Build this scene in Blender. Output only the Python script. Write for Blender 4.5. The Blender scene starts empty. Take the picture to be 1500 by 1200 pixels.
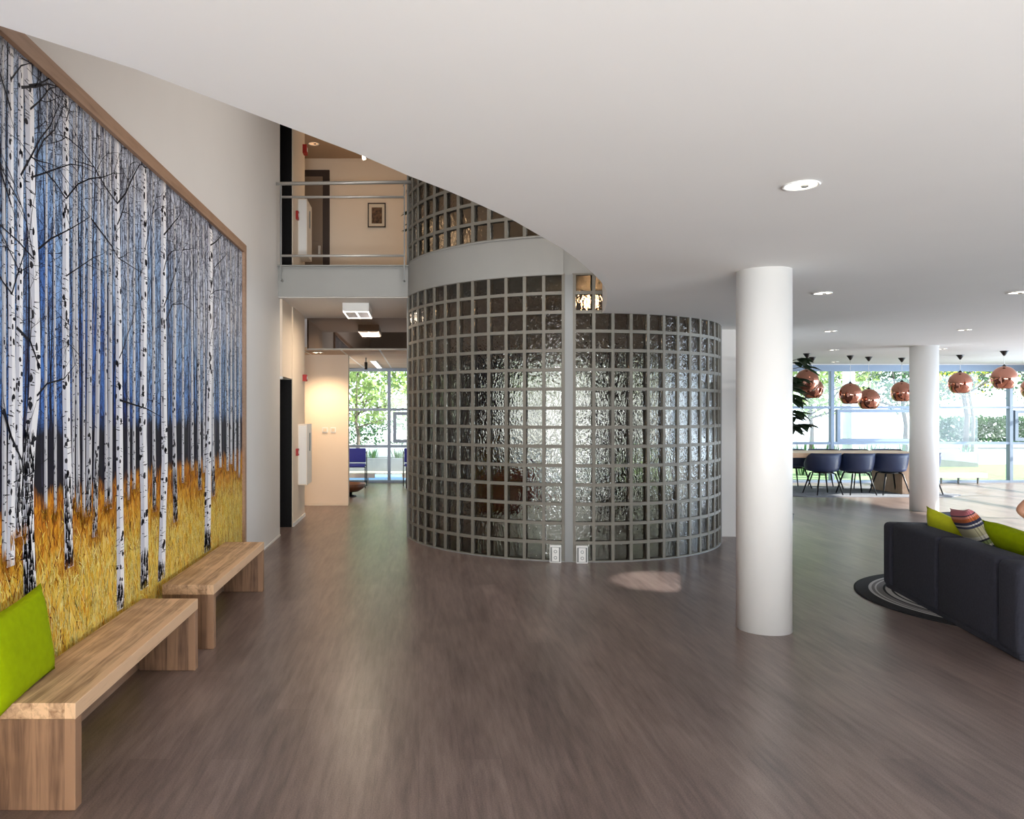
import bpy, bmesh, math, random
from mathutils import Vector, Matrix, noise as mnoise
C = bpy.context.scene.collection
PI = math.pi
F = 1150.0; PX = 613.0; PY = 601.0; H = 1.6       # focal length in pixels, principal point, eye height

def at(x, y, Y):                                   # a pixel at a known distance -> point in the room
    return Vector(((x-PX)/F*Y, Y, H+(PY-y)/F*Y))
def lin(c):
    return tuple(((v/255)/12.92 if v/255 <= 0.04045 else ((v/255+0.055)/1.055)**2.4) for v in c)

# ------------------------------------------------------------------ materials
MATS = {}
def new_mat(name):
    m = bpy.data.materials.new(name); m.use_nodes = True
    MATS[name] = m
    nt = m.node_tree
    return m, nt, nt.nodes['Principled BSDF'], nt.nodes['Material Output']
def N(nt, typ, **kw):
    n = nt.nodes.new(typ)
    for k, v in kw.items():
        if k in n.inputs: n.inputs[k].default_value = v
        else: setattr(n, k, v)
    return n
def mat(name, rgb, rough=.6, metal=0, var=0.0, scale=8, bump=0.0, spec=None, stretch=(1,1,1), emit=None, es=0, sheen=0):
    """a plain painted / woven surface with a little procedural variation"""
    m, nt, b, out = new_mat(name)
    c = lin(rgb); L = nt.links
    b.inputs['Roughness'].default_value = rough; b.inputs['Metallic'].default_value = metal
    if spec is not None: b.inputs['Specular IOR Level'].default_value = spec
    if sheen: b.inputs['Sheen Weight'].default_value = sheen
    tc = N(nt, 'ShaderNodeTexCoord'); mp = N(nt, 'ShaderNodeMapping'); mp.inputs['Scale'].default_value = stretch
    L.new(tc.outputs['Object'], mp.inputs['Vector'])
    nz = N(nt, 'ShaderNodeTexNoise', Scale=scale, Detail=4.0); L.new(mp.outputs[0], nz.inputs['Vector'])
    r = N(nt, 'ShaderNodeValToRGB')
    r.color_ramp.elements[0].position = .3; r.color_ramp.elements[1].position = .7
    r.color_ramp.elements[0].color = tuple(v*(1-var) for v in c)+(1,)
    r.color_ramp.elements[1].color = tuple(min(1, v*(1+var)) for v in c)+(1,)
    L.new(nz.outputs['Fac'], r.inputs[0]); L.new(r.outputs[0], b.inputs['Base Color'])
    if bump:
        bp = N(nt, 'ShaderNodeBump', Strength=bump, Distance=.01); L.new(nz.outputs['Fac'], bp.inputs['Height']); L.new(bp.outputs[0], b.inputs['Normal'])
    if emit:
        b.inputs['Emission Color'].default_value = lin(emit)+(1,); b.inputs['Emission Strength'].default_value = es
    return m
def leaf_mat(name, rgb, tr=.4, var=.35):
    m = mat(name, rgb, .5, var=var, scale=3)
    nt = m.node_tree; b = nt.nodes['Principled BSDF']; out = nt.nodes['Material Output']
    t = N(nt, 'ShaderNodeBsdfTranslucent'); mx = N(nt, 'ShaderNodeMixShader', Fac=tr)
    rr = [n for n in nt.nodes if n.type == 'VALTORGB'][0]
    nt.links.new(rr.outputs[0], t.inputs[0]); nt.links.new(b.outputs[0], mx.inputs[1]); nt.links.new(t.outputs[0], mx.inputs[2])
    nt.links.new(mx.outputs[0], out.inputs[0]); return m
def pane_mat(name, tint=(1,1,1), refl=1.0):
    m, nt, b, out = new_mat(name); nt.nodes.remove(b)
    fr = N(nt, 'ShaderNodeFresnel', IOR=1.45); tr = N(nt, 'ShaderNodeBsdfTransparent'); gl = N(nt, 'ShaderNodeBsdfGlossy', Roughness=.01)
    tr.inputs[0].default_value = tint+(1,); mx = N(nt, 'ShaderNodeMixShader')
    mu = N(nt, 'ShaderNodeMath', operation='MULTIPLY'); mu.inputs[1].default_value = refl
    nt.links.new(fr.outputs[0], mu.inputs[0]); nt.links.new(mu.outputs[0], mx.inputs[0]); nt.links.new(tr.outputs[0], mx.inputs[1]); nt.links.new(gl.outputs[0], mx.inputs[2])
    nt.links.new(mx.outputs[0], out.inputs[0]); return m

def floor_mat():
    m, nt, b, out = new_mat('vinyl_plank'); L = nt.links
    tc = N(nt, 'ShaderNodeTexCoord'); mp = N(nt, 'ShaderNodeMapping'); mp.inputs['Rotation'].default_value = (0, 0, PI/2)
    L.new(tc.outputs['Object'], mp.inputs[0])
    br = N(nt, 'ShaderNodeTexBrick', Scale=1.0); br.inputs['Brick Width'].default_value = 1.2; br.inputs['Row Height'].default_value = .19
    br.inputs['Mortar Size'].default_value = .0012; br.inputs['Color1'].default_value = (.80,.80,.80,1); br.inputs['Color2'].default_value = (1.2,1.2,1.2,1); br.inputs['Mortar'].default_value = (.6,.6,.6,1)
    L.new(mp.outputs[0], br.inputs['Vector'])
    m2 = N(nt, 'ShaderNodeMapping'); m2.inputs['Scale'].default_value = (26, 2.2, 1); L.new(tc.outputs['Object'], m2.inputs[0])
    n1 = N(nt, 'ShaderNodeTexNoise', Scale=1.0, Detail=6.0, Roughness=.65); L.new(m2.outputs[0], n1.inputs['Vector'])
    n2 = N(nt, 'ShaderNodeTexNoise', Scale=160.0, Detail=3.0); L.new(tc.outputs['Object'], n2.inputs['Vector'])
    m3 = N(nt, 'ShaderNodeMapping'); m3.inputs['Scale'].default_value = (3.5, .8, 1); L.new(tc.outputs['Object'], m3.inputs[0])
    n3 = N(nt, 'ShaderNodeTexNoise', Scale=1.0, Detail=3.0); L.new(m3.outputs[0], n3.inputs['Vector'])
    ad = N(nt, 'ShaderNodeMath', operation='MULTIPLY_ADD'); ad.inputs[1].default_value = .45; L.new(n2.outputs[0], ad.inputs[0]); 
    a1 = N(nt, 'ShaderNodeMath', operation='MULTIPLY_ADD'); a1.inputs[1].default_value = .35; a1.inputs[2].default_value = 0; L.new(n3.outputs[0], a1.inputs[0])
    a2 = N(nt, 'ShaderNodeMath', operation='MULTIPLY_ADD'); a2.inputs[1].default_value = .6; L.new(n1.outputs[0], a2.inputs[0]); L.new(a1.outputs[0], a2.inputs[2]); L.new(a2.outputs[0], ad.inputs[2])
    r = N(nt, 'ShaderNodeValToRGB'); e = r.color_ramp.elements
    e[0].position = .50; e[0].color = lin((78,64,62))+(1,); e[1].position = .86; e[1].color = lin((136,119,112))+(1,)
    L.new(ad.outputs[0], r.inputs[0])
    mx = N(nt, 'ShaderNodeMix', data_type='RGBA', blend_type='MULTIPLY'); mx.inputs['Factor'].default_value = .5
    L.new(r.outputs[0], mx.inputs['A']); L.new(br.outputs['Color'], mx.inputs['B']); L.new(mx.outputs['Result'], b.inputs['Base Color'])
    b.inputs['Roughness'].default_value = .30
    bp = N(nt, 'ShaderNodeBump', Strength=.12, Distance=.004); L.new(ad.outputs[0], bp.inputs['Height']); L.new(bp.outputs[0], b.inputs['Normal'])
    return m

def wood_mat(name, light, dark, axis='Y', board=.065, grain=40):
    """glued-board wood; grain along the given axis of the object"""
    m, nt, b, out = new_mat(name); L = nt.links
    tc = N(nt, 'ShaderNodeTexCoord'); mp = N(nt, 'ShaderNodeMapping')
    if axis == 'Z': mp.inputs['Rotation'].default_value = (PI/2, 0, 0)
    if axis == 'X': mp.inputs['Rotation'].default_value = (0, 0, PI/2)
    L.new(tc.outputs['Object'], mp.inputs[0])
    s = N(nt, 'ShaderNodeMapping'); s.inputs['Scale'].default_value = (grain, 2.2, grain); L.new(mp.outputs[0], s.inputs[0])
    n1 = N(nt, 'ShaderNodeTexNoise', Scale=1.0, Detail=5.0, Roughness=.6, Distortion=.8); L.new(s.outputs[0], n1.inputs['Vector'])
    sp = N(nt, 'ShaderNodeSeparateXYZ'); L.new(mp.outputs[0], sp.inputs[0])
    dv = N(nt, 'ShaderNodeMath', operation='DIVIDE'); dv.inputs[1].default_value = board; L.new(sp.outputs[0], dv.inputs[0])
    fl = N(nt, 'ShaderNodeMath', operation='FLOOR'); L.new(dv.outputs[0], fl.inputs[0])
    wn = N(nt, 'ShaderNodeTexWhiteNoise', noise_dimensions='1D'); L.new(fl.outputs[0], wn.inputs['W'])
    k = N(nt, 'ShaderNodeTexNoise', Scale=5.0, Detail=2.0); L.new(mp.outputs[0], k.inputs['Vector'])
    a = N(nt, 'ShaderNodeMath', operation='MULTIPLY_ADD'); a.inputs[1].default_value = .38; L.new(wn.outputs['Value'], a.inputs[0])
    a0 = N(nt, 'ShaderNodeMath', operation='MULTIPLY_ADD'); a0.inputs[1].default_value = .4; L.new(k.outputs[0], a0.inputs[0])
    L.new(n1.outputs[0], a0.inputs[2]); L.new(a0.outputs[0], a.inputs[2])
    r = N(nt, 'ShaderNodeValToRGB'); e = r.color_ramp.elements
    e[0].position = .5; e[0].color = lin(dark)+(1,); e[1].position = .98; e[1].color = lin(light)+(1,)
    L.new(a.outputs[0], r.inputs[0]); L.new(r.outputs[0], b.inputs['Base Color'])
    b.inputs['Roughness'].default_value = .55
    bp = N(nt, 'ShaderNodeBump', Strength=.15, Distance=.003); L.new(n1.outputs[0], bp.inputs['Height']); L.new(bp.outputs[0], b.inputs['Normal'])
    return m

def block_glass():
    m, nt, b, out = new_mat('glass_block'); L = nt.links
    b.inputs['Base Color'].default_value = (.31,.285,.245,1); b.inputs['Transmission Weight'].default_value = 1.0
    b.inputs['IOR'].default_value = 1.42; b.inputs['Roughness'].default_value = .015
    tc = N(nt, 'ShaderNodeTexCoord'); mp = N(nt, 'ShaderNodeMapping'); mp.inputs['Rotation'].default_value = (.5, .6, 0); mp.inputs['Scale'].default_value = (1, 1, .55)
    L.new(tc.outputs['Object'], mp.inputs[0])
    n1 = N(nt, 'ShaderNodeTexNoise', Scale=24.0, Detail=1.0, Distortion=1.5); L.new(mp.outputs[0], n1.inputs['Vector'])
    bp = N(nt, 'ShaderNodeBump', Strength=.5, Distance=.012); L.new(n1.outputs[0], bp.inputs['Height']); L.new(bp.outputs[0], b.inputs['Normal'])
    return m
def tile_ceiling():
    m, nt, b, out = new_mat('ceiling_tile'); L = nt.links
    tc = N(nt, 'ShaderNodeTexCoord'); br = N(nt, 'ShaderNodeTexBrick', Scale=1.0, offset=0.0); br.inputs['Brick Width'].default_value = .6; br.inputs['Row Height'].default_value = 1.2
    br.inputs['Mortar Size'].default_value = .016; br.inputs['Color1'].default_value = lin((226,205,180))+(1,); br.inputs['Color2'].default_value = lin((222,200,176))+(1,); br.inputs['Mortar'].default_value = lin((252,250,245))+(1,)
    L.new(tc.outputs['Object'], br.inputs[0]); L.new(br.outputs[0], b.inputs['Base Color']); b.inputs['Roughness'].default_value = .8
    return m
def vcol_mat(name, rough=.5):
    m, nt, b, out = new_mat(name)
    a = N(nt, 'ShaderNodeAttribute', attribute_name='Col'); nt.links.new(a.outputs['Color'], b.inputs['Base Color']); b.inputs['Roughness'].default_value = rough
    b.inputs['Specular IOR Level'].default_value = .25
    return m
def mural_back():
    """printed background of the forest picture: streaky sky, dark tree line, yellow meadow"""
    m, nt, b, out = new_mat('mural_background'); L = nt.links
    b.inputs['Roughness'].default_value = .5; b.inputs['Specular IOR Level'].default_value = .25
    g = N(nt, 'ShaderNodeNewGeometry'); sp = N(nt, 'ShaderNodeSeparateXYZ'); L.new(g.outputs['Position'], sp.inputs[0])
    def nz(scale, st, det=4.0, ds=0.0):
        mp = N(nt, 'ShaderNodeMapping'); mp.inputs['Scale'].default_value = st; L.new(g.outputs['Position'], mp.inputs[0])
        n = N(nt, 'ShaderNodeTexNoise', Scale=scale, Detail=det, Distortion=ds); n.inputs['Roughness'].default_value = .7; L.new(mp.outputs[0], n.inputs['Vector']); return n.outputs[0]
    def ramp(fac, stops):
        r = N(nt, 'ShaderNodeValToRGB'); e = r.color_ramp.elements
        while len(e) < len(stops): e.new(.5)
        for i, (p, c) in enumerate(stops): e[i].position = p; e[i].color = lin(c)+(1,)
        L.new(fac, r.inputs[0]); return r.outputs[0]
    def mix(f, a, c):
        x = N(nt, 'ShaderNodeMix', data_type='RGBA'); L.new(f, x.inputs['Factor']); L.new(a, x.inputs['A']); L.new(c, x.inputs['B']); return x.outputs['Result']
    def mr(v, a, c, d=0.0, e=1.0):
        x = N(nt, 'ShaderNodeMapRange'); x.inputs['From Min'].default_value = a; x.inputs['From Max'].default_value = c; x.inputs['To Min'].default_value = d; x.inputs['To Max'].default_value = e; L.new(v, x.inputs['Value']); return x.outputs[0]
    big = nz(1.0, (1, 1.6, .8), 2.0)
    hz = N(nt, 'ShaderNodeMath', operation='MULTIPLY_ADD'); hz.inputs[1].default_value = .9; L.new(big, hz.inputs[0]); L.new(mr(sp.outputs['Z'], 1.5, 3.2, -.1, .5), hz.inputs[2])
    hy = N(nt, 'ShaderNodeMath', operation='ADD'); L.new(hz.outputs[0], hy.inputs[0]); L.new(mr(sp.outputs['Y'], 3.3, 7.8, -.12, .22), hy.inputs[1])
    sky = ramp(hy.outputs[0], [(.26,(40,58,136)),(.42,(88,138,214)),(.60,(160,194,234)),(.88,(222,228,242))])
    twigs = nz(30, (1, 1, .28), 6.0, 1.2)
    fine = nz(80, (1, 1, .5), 4.0, 2.0)
    t1 = mr(twigs, .41, .56); t2 = mr(fine, .44, .54)
    tm = N(nt, 'ShaderNodeMath', operation='MULTIPLY'); L.new(t1, tm.inputs[0]); tm.inputs[1].default_value = 1
    t3 = N(nt, 'ShaderNodeMath', operation='MULTIPLY_ADD'); L.new(t2, t3.inputs[0]); t3.inputs[1].default_value = .55; L.new(tm.outputs[0], t3.inputs[2]); 
    cl = mr(t3.outputs[0], 0, 1.3)
    navy = ramp(twigs, [(.3,(22,18,44)),(.7,(40,34,70))])
    skyt = mix(cl, navy, sky)
    darkb = ramp(nz(34, (1, 1, .1), 4.0), [(.40,(12,9,18)),(.68,(32,26,42)),(.82,(84,76,90))])
    wob = nz(5, (1, 3, .3), 5.0)
    zz = N(nt, 'ShaderNodeMath', operation='MULTIPLY_ADD'); zz.inputs[1].default_value = -.25; L.new(wob, zz.inputs[0]); L.new(sp.outputs['Z'], zz.inputs[2])
    up = mix(mr(zz.outputs[0], 1.36, 1.46), darkb, skyt)
    gr = ramp(nz(22, (1, 1, .35), 6.0, 1.0), [(.30,(120,62,12)),(.40,(222,154,32)),(.52,(250,208,76)),(.66,(255,242,160))])
    gro = ramp(nz(22, (1, 1, .3), 6.0, 1.0), [(.35,(110,54,14)),(.5,(204,122,20)),(.68,(240,180,44))])
    grm = mix(mr(zz.outputs[0], .62, .95), gr, gro)
    allc = mix(mr(zz.outputs[0], 1.03, 1.10), grm, up)
    L.new(allc, b.inputs['Base Color']); return m
def stripe_fabric():
    m, nt, b, out = new_mat('striped_fabric'); L = nt.links
    tc = N(nt, 'ShaderNodeTexCoord'); sp = N(nt, 'ShaderNodeSeparateXYZ'); L.new(tc.outputs['Object'], sp.inputs[0])
    wv = N(nt, 'ShaderNodeTexWave', Scale=30.0); wv.bands_direction = 'X'; L.new(tc.outputs['Object'], wv.inputs[0])
    md = N(nt, 'ShaderNodeMapRange'); md.inputs['From Min'].default_value = -.22; md.inputs['From Max'].default_value = .22; L.new(sp.outputs['Z'], md.inputs[0])
    r = N(nt, 'ShaderNodeValToRGB'); r.color_ramp.interpolation = 'CONSTANT'; e = r.color_ramp.elements
    st = [(0,(60,60,90)),(.04,(235,228,210)),(.10,(222,180,90)),(.20,(235,228,210)),(.24,(50,54,80)),(.29,(225,222,205)),(.33,(150,165,110)),(.40,(60,60,70)),(.43,(240,236,222)),(.50,(214,208,170)),(.66,(70,74,104)),(.70,(230,225,220)),(.73,(56,60,90)),(.78,(206,110,60)),(.84,(230,150,130)),(.88,(70,60,80)),(.90,(206,120,130)),(.96,(225,160,165))]
    while len(e) < len(st): e.new(.5)
    for i, (p, c) in enumerate(st): e[i].position = p; e[i].color = lin(c)+(1,)
    L.new(md.outputs[0], r.inputs[0])
    mx = N(nt, 'ShaderNodeMix', data_type='RGBA', blend_type='MULTIPLY'); L.new(r.outputs[0], mx.inputs['A'])
    r2 = N(nt, 'ShaderNodeValToRGB'); r2.color_ramp.elements[0].position = .3; r2.color_ramp.elements[0].color = (.3,.28,.3,1); r2.color_ramp.elements[1].position = .5; L.new(wv.outputs[0], r2.inputs[0])
    L.new(r2.outputs[0], mx.inputs['B']); mx.inputs['Factor'].default_value = .6
    L.new(mx.outputs['Result'], b.inputs['Base Color']); b.inputs['Roughness'].default_value = .9; return m
def rug_mat():
    m, nt, b, out = new_mat('round_rug_weave'); L = nt.links
    tc = N(nt, 'ShaderNodeTexCoord'); le = N(nt, 'ShaderNodeVectorMath', operation='LENGTH'); L.new(tc.outputs['Object'], le.inputs[0])
    n = N(nt, 'ShaderNodeTexVoronoi', Scale=1.3); L.new(tc.outputs['Object'], n.inputs['Vector'])
    r = N(nt, 'ShaderNodeValToRGB'); r.color_ramp.interpolation = 'CONSTANT'; e = r.color_ramp.elements
    W = (190,188,186); K = (20,19,22); G = (120,116,116)
    st = [(0,G),(.60,W),(.63,K),(.645,W),(.67,K),(.685,W),(.71,K),(.725,W),(.75,K),(.765,W),(.80,K),(.815,G),(.855,W),(.865,G),(.885,W),(.905,K)]
    while len(e) < len(st): e.new(.5)
    for i, (p, c) in enumerate(st): e[i].position = p; e[i].color = lin(c)+(1,)
    dv = N(nt, 'ShaderNodeMath', operation='DIVIDE'); dv.inputs[1].default_value = 1.24; L.new(le.outputs['Value'], dv.inputs[0]); L.new(dv.outputs[0], r.inputs[0])
    r2 = N(nt, 'ShaderNodeValToRGB'); r2.color_ramp.interpolation = 'CONSTANT'; e = r2.color_ramp.elements
    st = [(0,K),(.06,W),(.1,K),(.13,W),(.17,K),(.2,G),(.32,W)]
    while len(e) < len(st): e.new(.5)
    for i, (p, c) in enumerate(st): e[i].position = p; e[i].color = lin(c)+(1,)
    L.new(n.outputs['Distance'], r2.inputs[0])
    st_ = N(nt, 'ShaderNodeMath', operation='GREATER_THAN'); st_.inputs[1].default_value = .60; L.new(dv.outputs[0], st_.inputs[0])
    mx = N(nt, 'ShaderNodeMix', data_type='RGBA'); L.new(st_.outputs[0], mx.inputs['Factor']); L.new(r2.outputs[0], mx.inputs['A']); L.new(r.outputs[0], mx.inputs['B'])
    L.new(mx.outputs['Result'], b.inputs['Base Color']); b.inputs['Roughness'].default_value = .95; return m

M = {}
M['white'] = mat('white_plaster', (232,229,225), .75, var=.01, scale=2)
M['soffit'] = mat('white_ceiling_paint', (236,234,231), .8, var=.01, scale=1.5)
M['cream'] = mat('cream_plaster', (240,224,204), .75, var=.012, scale=2)
M['column'] = mat('white_column_paint', (242,241,238), .45, var=.006, scale=2)
M['grey'] = mat('grey_paint', (158,158,154), .5, var=.02, scale=3)
M['joint'] = mat('grey_mortar', (124,120,110), .6, var=.05, scale=12)
M['postgrey'] = mat('light_grey_metal', (140,142,141), .45, var=.01)
M['floor'] = floor_mat()
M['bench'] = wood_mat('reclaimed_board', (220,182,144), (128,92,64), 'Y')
M['bench_end'] = wood_mat('reclaimed_board_upright', (150,114,86), (82,56,39), 'Z')  # same boards as the seat, with the shade of the end faces in the colour
M['frame_wood'] = wood_mat('oiled_frame_wood', (168,134,108), (138,106,82), 'Y', board=.5)
M['table_wood'] = wood_mat('table_oak', (196,160,128), (150,116,88), 'Z', board=.11)
M['glassblock'] = block_glass()
M['pane'] = pane_mat('window_pane', (.97,.99,.985), .8)
M['mirror'] = None
M['tile'] = tile_ceiling()
M['tan'] = mat('tan_ceiling', (176,148,122), .8, var=.02, scale=1)
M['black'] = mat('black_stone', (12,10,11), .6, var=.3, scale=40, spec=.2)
M['blackmetal'] = mat('black_metal', (16,16,18), .4)
M['steel'] = mat('brushed_steel', (205,202,196), .35, metal=.5, var=.03, scale=60)
M['alu'] = mat('aluminium_frame', (128,142,160), .4, metal=.3, var=.01)
M['copper'] = mat('polished_copper', (190,134,116), .07, metal=1.0)
M['red'] = mat('red_plastic', (168,26,20), .4)
M['redseat'] = mat('red_seat_plastic', (150,22,20), .5)
M['whitepl'] = mat('white_plastic', (238,238,235), .4)
M['cabinet'] = mat('cream_enamel', (238,228,214), .45)
M['greypl'] = mat('grey_plastic', (120,122,120), .5)
M['green'] = mat('lime_felt', (142,160,0), .9, var=.06, scale=30, bump=.15, spec=.1)
M['yellow'] = mat('lime_yellow_felt', (196,200,24), .9, var=.06, scale=30, bump=.15)
M['sofa'] = mat('charcoal_wool', (48,49,60), .95, var=.14, scale=60, bump=.3)
M['armgrey'] = mat('slate_wool', (88,94,110), .95, var=.1, scale=60, bump=.3)
M['stripe'] = stripe_fabric()
M['rug'] = rug_mat()
M['greyrug'] = mat('grey_flat_weave', (112,114,122), .95, var=.15, scale=30, bump=.2)
M['rugedge'] = mat('dark_rug_edge', (40,42,50), .9)
M['shell'] = mat('navy_shell_plastic', (34,46,78), .5, var=.05)
M['leg'] = mat('black_stained_wood', (18,18,21), .45)
M['blue'] = mat('royal_blue_fabric', (44,52,140), .85, var=.06, scale=40)
M['leaf'] = leaf_mat('dark_leaf', (36,58,30), .25)
M['leaf2'] = leaf_mat('fresh_leaf', (146,170,104), .5)
M['leaf3'] = leaf_mat('yellow_green_leaf', (176,178,62), .5)
M['leaf4'] = leaf_mat('hedge_leaf', (70,108,66), .4)
M['bark'] = mat('grey_bark', (92,84,76), .9, var=.3, scale=12, bump=.5)
M['grass'] = mat('lawn_grass', (110,138,84), .95, var=.3, scale=9, bump=.4)
M['paving'] = mat('pale_paving', (165,167,167), .8, var=.06, scale=3)
M['bluepave'] = mat('blue_paving', (112,150,186), .6, var=.08, scale=4)
M['concrete'] = mat('pale_concrete', (120,126,128), .8, var=.08, scale=4)
M['skin'] = mat('skin', (206,150,122), .5, var=.04, scale=12)
M['shirt'] = mat('navy_cotton', (40,46,70), .9, var=.08, scale=30)
M['jeans'] = mat('dark_denim', (38,48,72), .9, var=.12, scale=50)
M['hair'] = mat('brown_hair', (58,38,26), .6, var=.3, scale=60, stretch=(6,6,1))
M['doorgrey'] = mat('taupe_door', (128,112,96), .5, var=.02)
M['doordark'] = mat('dark_brown_frame', (52,38,30), .5)
M['pic'] = mat('brown_print', (96,70,48), .7, var=.8, scale=22)
M['mount'] = mat('cream_mount', (222,208,186), .8)
M['tube'] = mat('fluorescent_tube', (255,255,255), .5, emit=(255,244,228), es=2.6)
M['lampwarm'] = mat('warm_lamp_glow', (255,240,220), .5, emit=(255,226,190), es=14)
M['lampdim'] = mat('dim_lamp_glow', (200,150,110), .4, var=.6, scale=60, emit=(255,200,150), es=.7)
M['lampwhite'] = mat('lamp_glow', (255,250,240), .5, emit=(255,238,214), es=9)
M['louvre'] = mat('silver_louvre', (200,200,198), .3, metal=.6)
M['terracotta'] = mat('dark_planter', (60,58,58), .6)
M['woodseat'] = mat('walnut_seat', (96,58,34), .4, var=.2, scale=12)
def mirror_mat():
    m, nt, b, out = new_mat('tinted_reflective_glass'); b.inputs['Base Color'].default_value = (.30,.25,.22,1); b.inputs['Metallic'].default_value = 1; b.inputs['Roughness'].default_value = .03
    return m
M['mirror'] = mirror_mat()

# ------------------------------------------------------------------ mesh helpers
class MB:
    def __init__(s): s.bm = bmesh.new(); s.mi = 0; s.smooth = False
    def face(s, vs):
        try: f = s.bm.faces.new(vs)
        except ValueError: return None
        f.material_index = s.mi; f.smooth = s.smooth; return f
    def box(s, a, b, mx=None):
        x0,y0,z0 = a; x1,y1,z1 = b
        P = [Vector(p) for p in ((x0,y0,z0),(x1,y0,z0),(x1,y1,z0),(x0,y1,z0),(x0,y0,z1),(x1,y0,z1),(x1,y1,z1),(x0,y1,z1))]
        if mx: P = [mx @ p for p in P]
        v = [s.bm.verts.new(p) for p in P]
        for q in ((0,3,2,1),(4,5,6,7),(0,1,5,4),(1,2,6,5),(2,3,7,6),(3,0,4,7)): s.face([v[i] for i in q])
        return s
    def poly(s, pts, z0, z1):
        lo = [s.bm.verts.new((x,y,z0)) for x,y in pts]; hi = [s.bm.verts.new((x,y,z1)) for x,y in pts]
        n = len(pts); s.face(lo[::-1]); s.face(hi)
        for i in range(n): s.face([lo[i], lo[(i+1)%n], hi[(i+1)%n], hi[i]])
        return s
    def lathe(s, prof, seg=32, c=(0,0,0), cap=True, sm=True):
        c = Vector(c); rings = []
        for r, z in prof: rings.append([s.bm.verts.new(c+Vector((r*math.cos(2*PI*i/seg), r*math.sin(2*PI*i/seg), z))) for i in range(seg)])
        o = s.smooth; s.smooth = sm
        for a, b in zip(rings, rings[1:]):
            for i in range(seg): s.face([a[i], a[(i+1)%seg], b[(i+1)%seg], b[i]])
        s.smooth = False
        if cap: s.face(rings[0][::-1]); s.face(rings[-1])
        s.smooth = o; return s
    def tube(s, pts, r, seg=10, cap=True):
        pts = [Vector(p) for p in pts]; rs = r if isinstance(r, (list,tuple)) else [r]*len(pts); rings = []
        for i, p in enumerate(pts):
            d = (pts[min(i+1,len(pts)-1)]-pts[max(i-1,0)]).normalized()
            u = d.cross(Vector((0,0,1)) if abs(d.z) < .9 else Vector((1,0,0))).normalized(); w = d.cross(u)
            rings.append([s.bm.verts.new(p+(u*math.cos(2*PI*k/seg)+w*math.sin(2*PI*k/seg))*rs[i]) for k in range(seg)])
        o = s.smooth; s.smooth = True
        for a, b in zip(rings, rings[1:]):
            for k in range(seg): s.face([a[k], a[(k+1)%seg], b[(k+1)%seg], b[k]])
        s.smooth = False
        if cap: s.face(rings[0][::-1]); s.face(rings[-1])
        s.smooth = o; return s
    def build(s, name, mats, parent=None, bevel=0, seg=2, recalc=True):
        me = bpy.data.meshes.new(name)
        if recalc: bmesh.ops.recalc_face_normals(s.bm, faces=s.bm.faces[:])
        s.bm.to_mesh(me); s.bm.free()
        for m in (mats if isinstance(mats, (list,tuple)) else [mats]): me.materials.append(m)
        o = bpy.data.objects.new(name, me); C.objects.link(o); o.parent = parent
        if bevel:
            b = o.modifiers.new('bevel', 'BEVEL'); b.width = bevel; b.segments = seg; b.limit_method = 'ANGLE'
            if bevel > .02:
                for p in me.polygons: p.use_smooth = True
        return o
def thing(name, label, cat, loc=(0,0,0), rz=0, group=None):
    o = bpy.data.objects.new(name, None); C.objects.link(o); o.empty_display_size = .1
    o.location = loc; o.rotation_euler = (0,0,rz); o['label'] = label; o['category'] = cat
    if group: o['group'] = group
    return o
def tag(o, label, cat, group=None, kind=None):
    o['label'] = label; o['category'] = cat
    if group: o['group'] = group
    if kind: o['kind'] = kind
    return o
def struct(o, label=None, cat=None):
    o['kind'] = 'structure'
    if label: o['label'] = label
    if cat: o['category'] = cat
    return o
def copy_tree(o, parent=None):
    c = o.copy(); C.objects.link(c); c.parent = parent
    for ch in list(o.children): copy_tree(ch, c)
    return c
def sbox(name, a, b, m, bevel=0): return struct(MB().box(a, b).build(name, m, None, bevel))

# ------------------------------------------------------------------ camera
cam = bpy.data.cameras.new('camera'); co = bpy.data.objects.new('camera', cam); C.objects.link(co)
co.location = (0,0,H); co.rotation_euler = (PI/2,0,0)
cam.sensor_width = 36; cam.sensor_fit = 'HORIZONTAL'; cam.lens = F/1500*36
cam.shift_x = (750-PX)/1500; cam.shift_y = (PY-600)/1500; cam.clip_end = 300; cam.clip_start = .05
bpy.context.scene.camera = co

# ------------------------------------------------------------------ setting
WX = -1.765            # face of the mural wall
BY = 17.4              # window wall at the back
RX = 14.0              # glazed side wall on the right
SZ = 2.62              # low ceiling
FZ0, FZ1 = 3.03, 3.41  # upper floor slab
TZ = 5.83              # upper ceiling
REAR = -4.5
DC = Vector((1.82, 10.23)); DR = 1.93; PITCH = .2; ROW = .2027
def dpt(th, r=DR): return (DC.x+r*math.sin(th), DC.y-r*math.cos(th))
TH_L0 = -.149; TH_R0 = -.092; DT = PITCH/DR; NL = 12; NR = 12
TH_LE = TH_L0-NL*DT; TH_RE = TH_R0+NR*DT

sbox('floor', (-6.5,REAR,-.12), (RX,BY,0), M['floor'])
# left wall with the opening at its far end
sbox('wall_left', (WX-.2,REAR,0), (WX,10.0,TZ), M['white'])
w = MB(); w.box((WX-.2,10.0,2.03), (WX+.03,10.76,FZ0)); w.box((WX-.2,10.76,0), (WX+.045,11.87,FZ0))
w.box((WX-.2,10.0,5.52), (WX+.03,10.76,TZ)); w.box((WX-.2,10.76,FZ1), (WX+.045,11.87,TZ))
struct(w.build('wall_left_corridor', M['cream']))
t = MB(); t.box((WX-.24,10.762,0), (WX+.035,10.775,2.03)); t.box((WX-.24,10.762,FZ1), (WX+.035,10.775,5.2)); 
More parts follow.
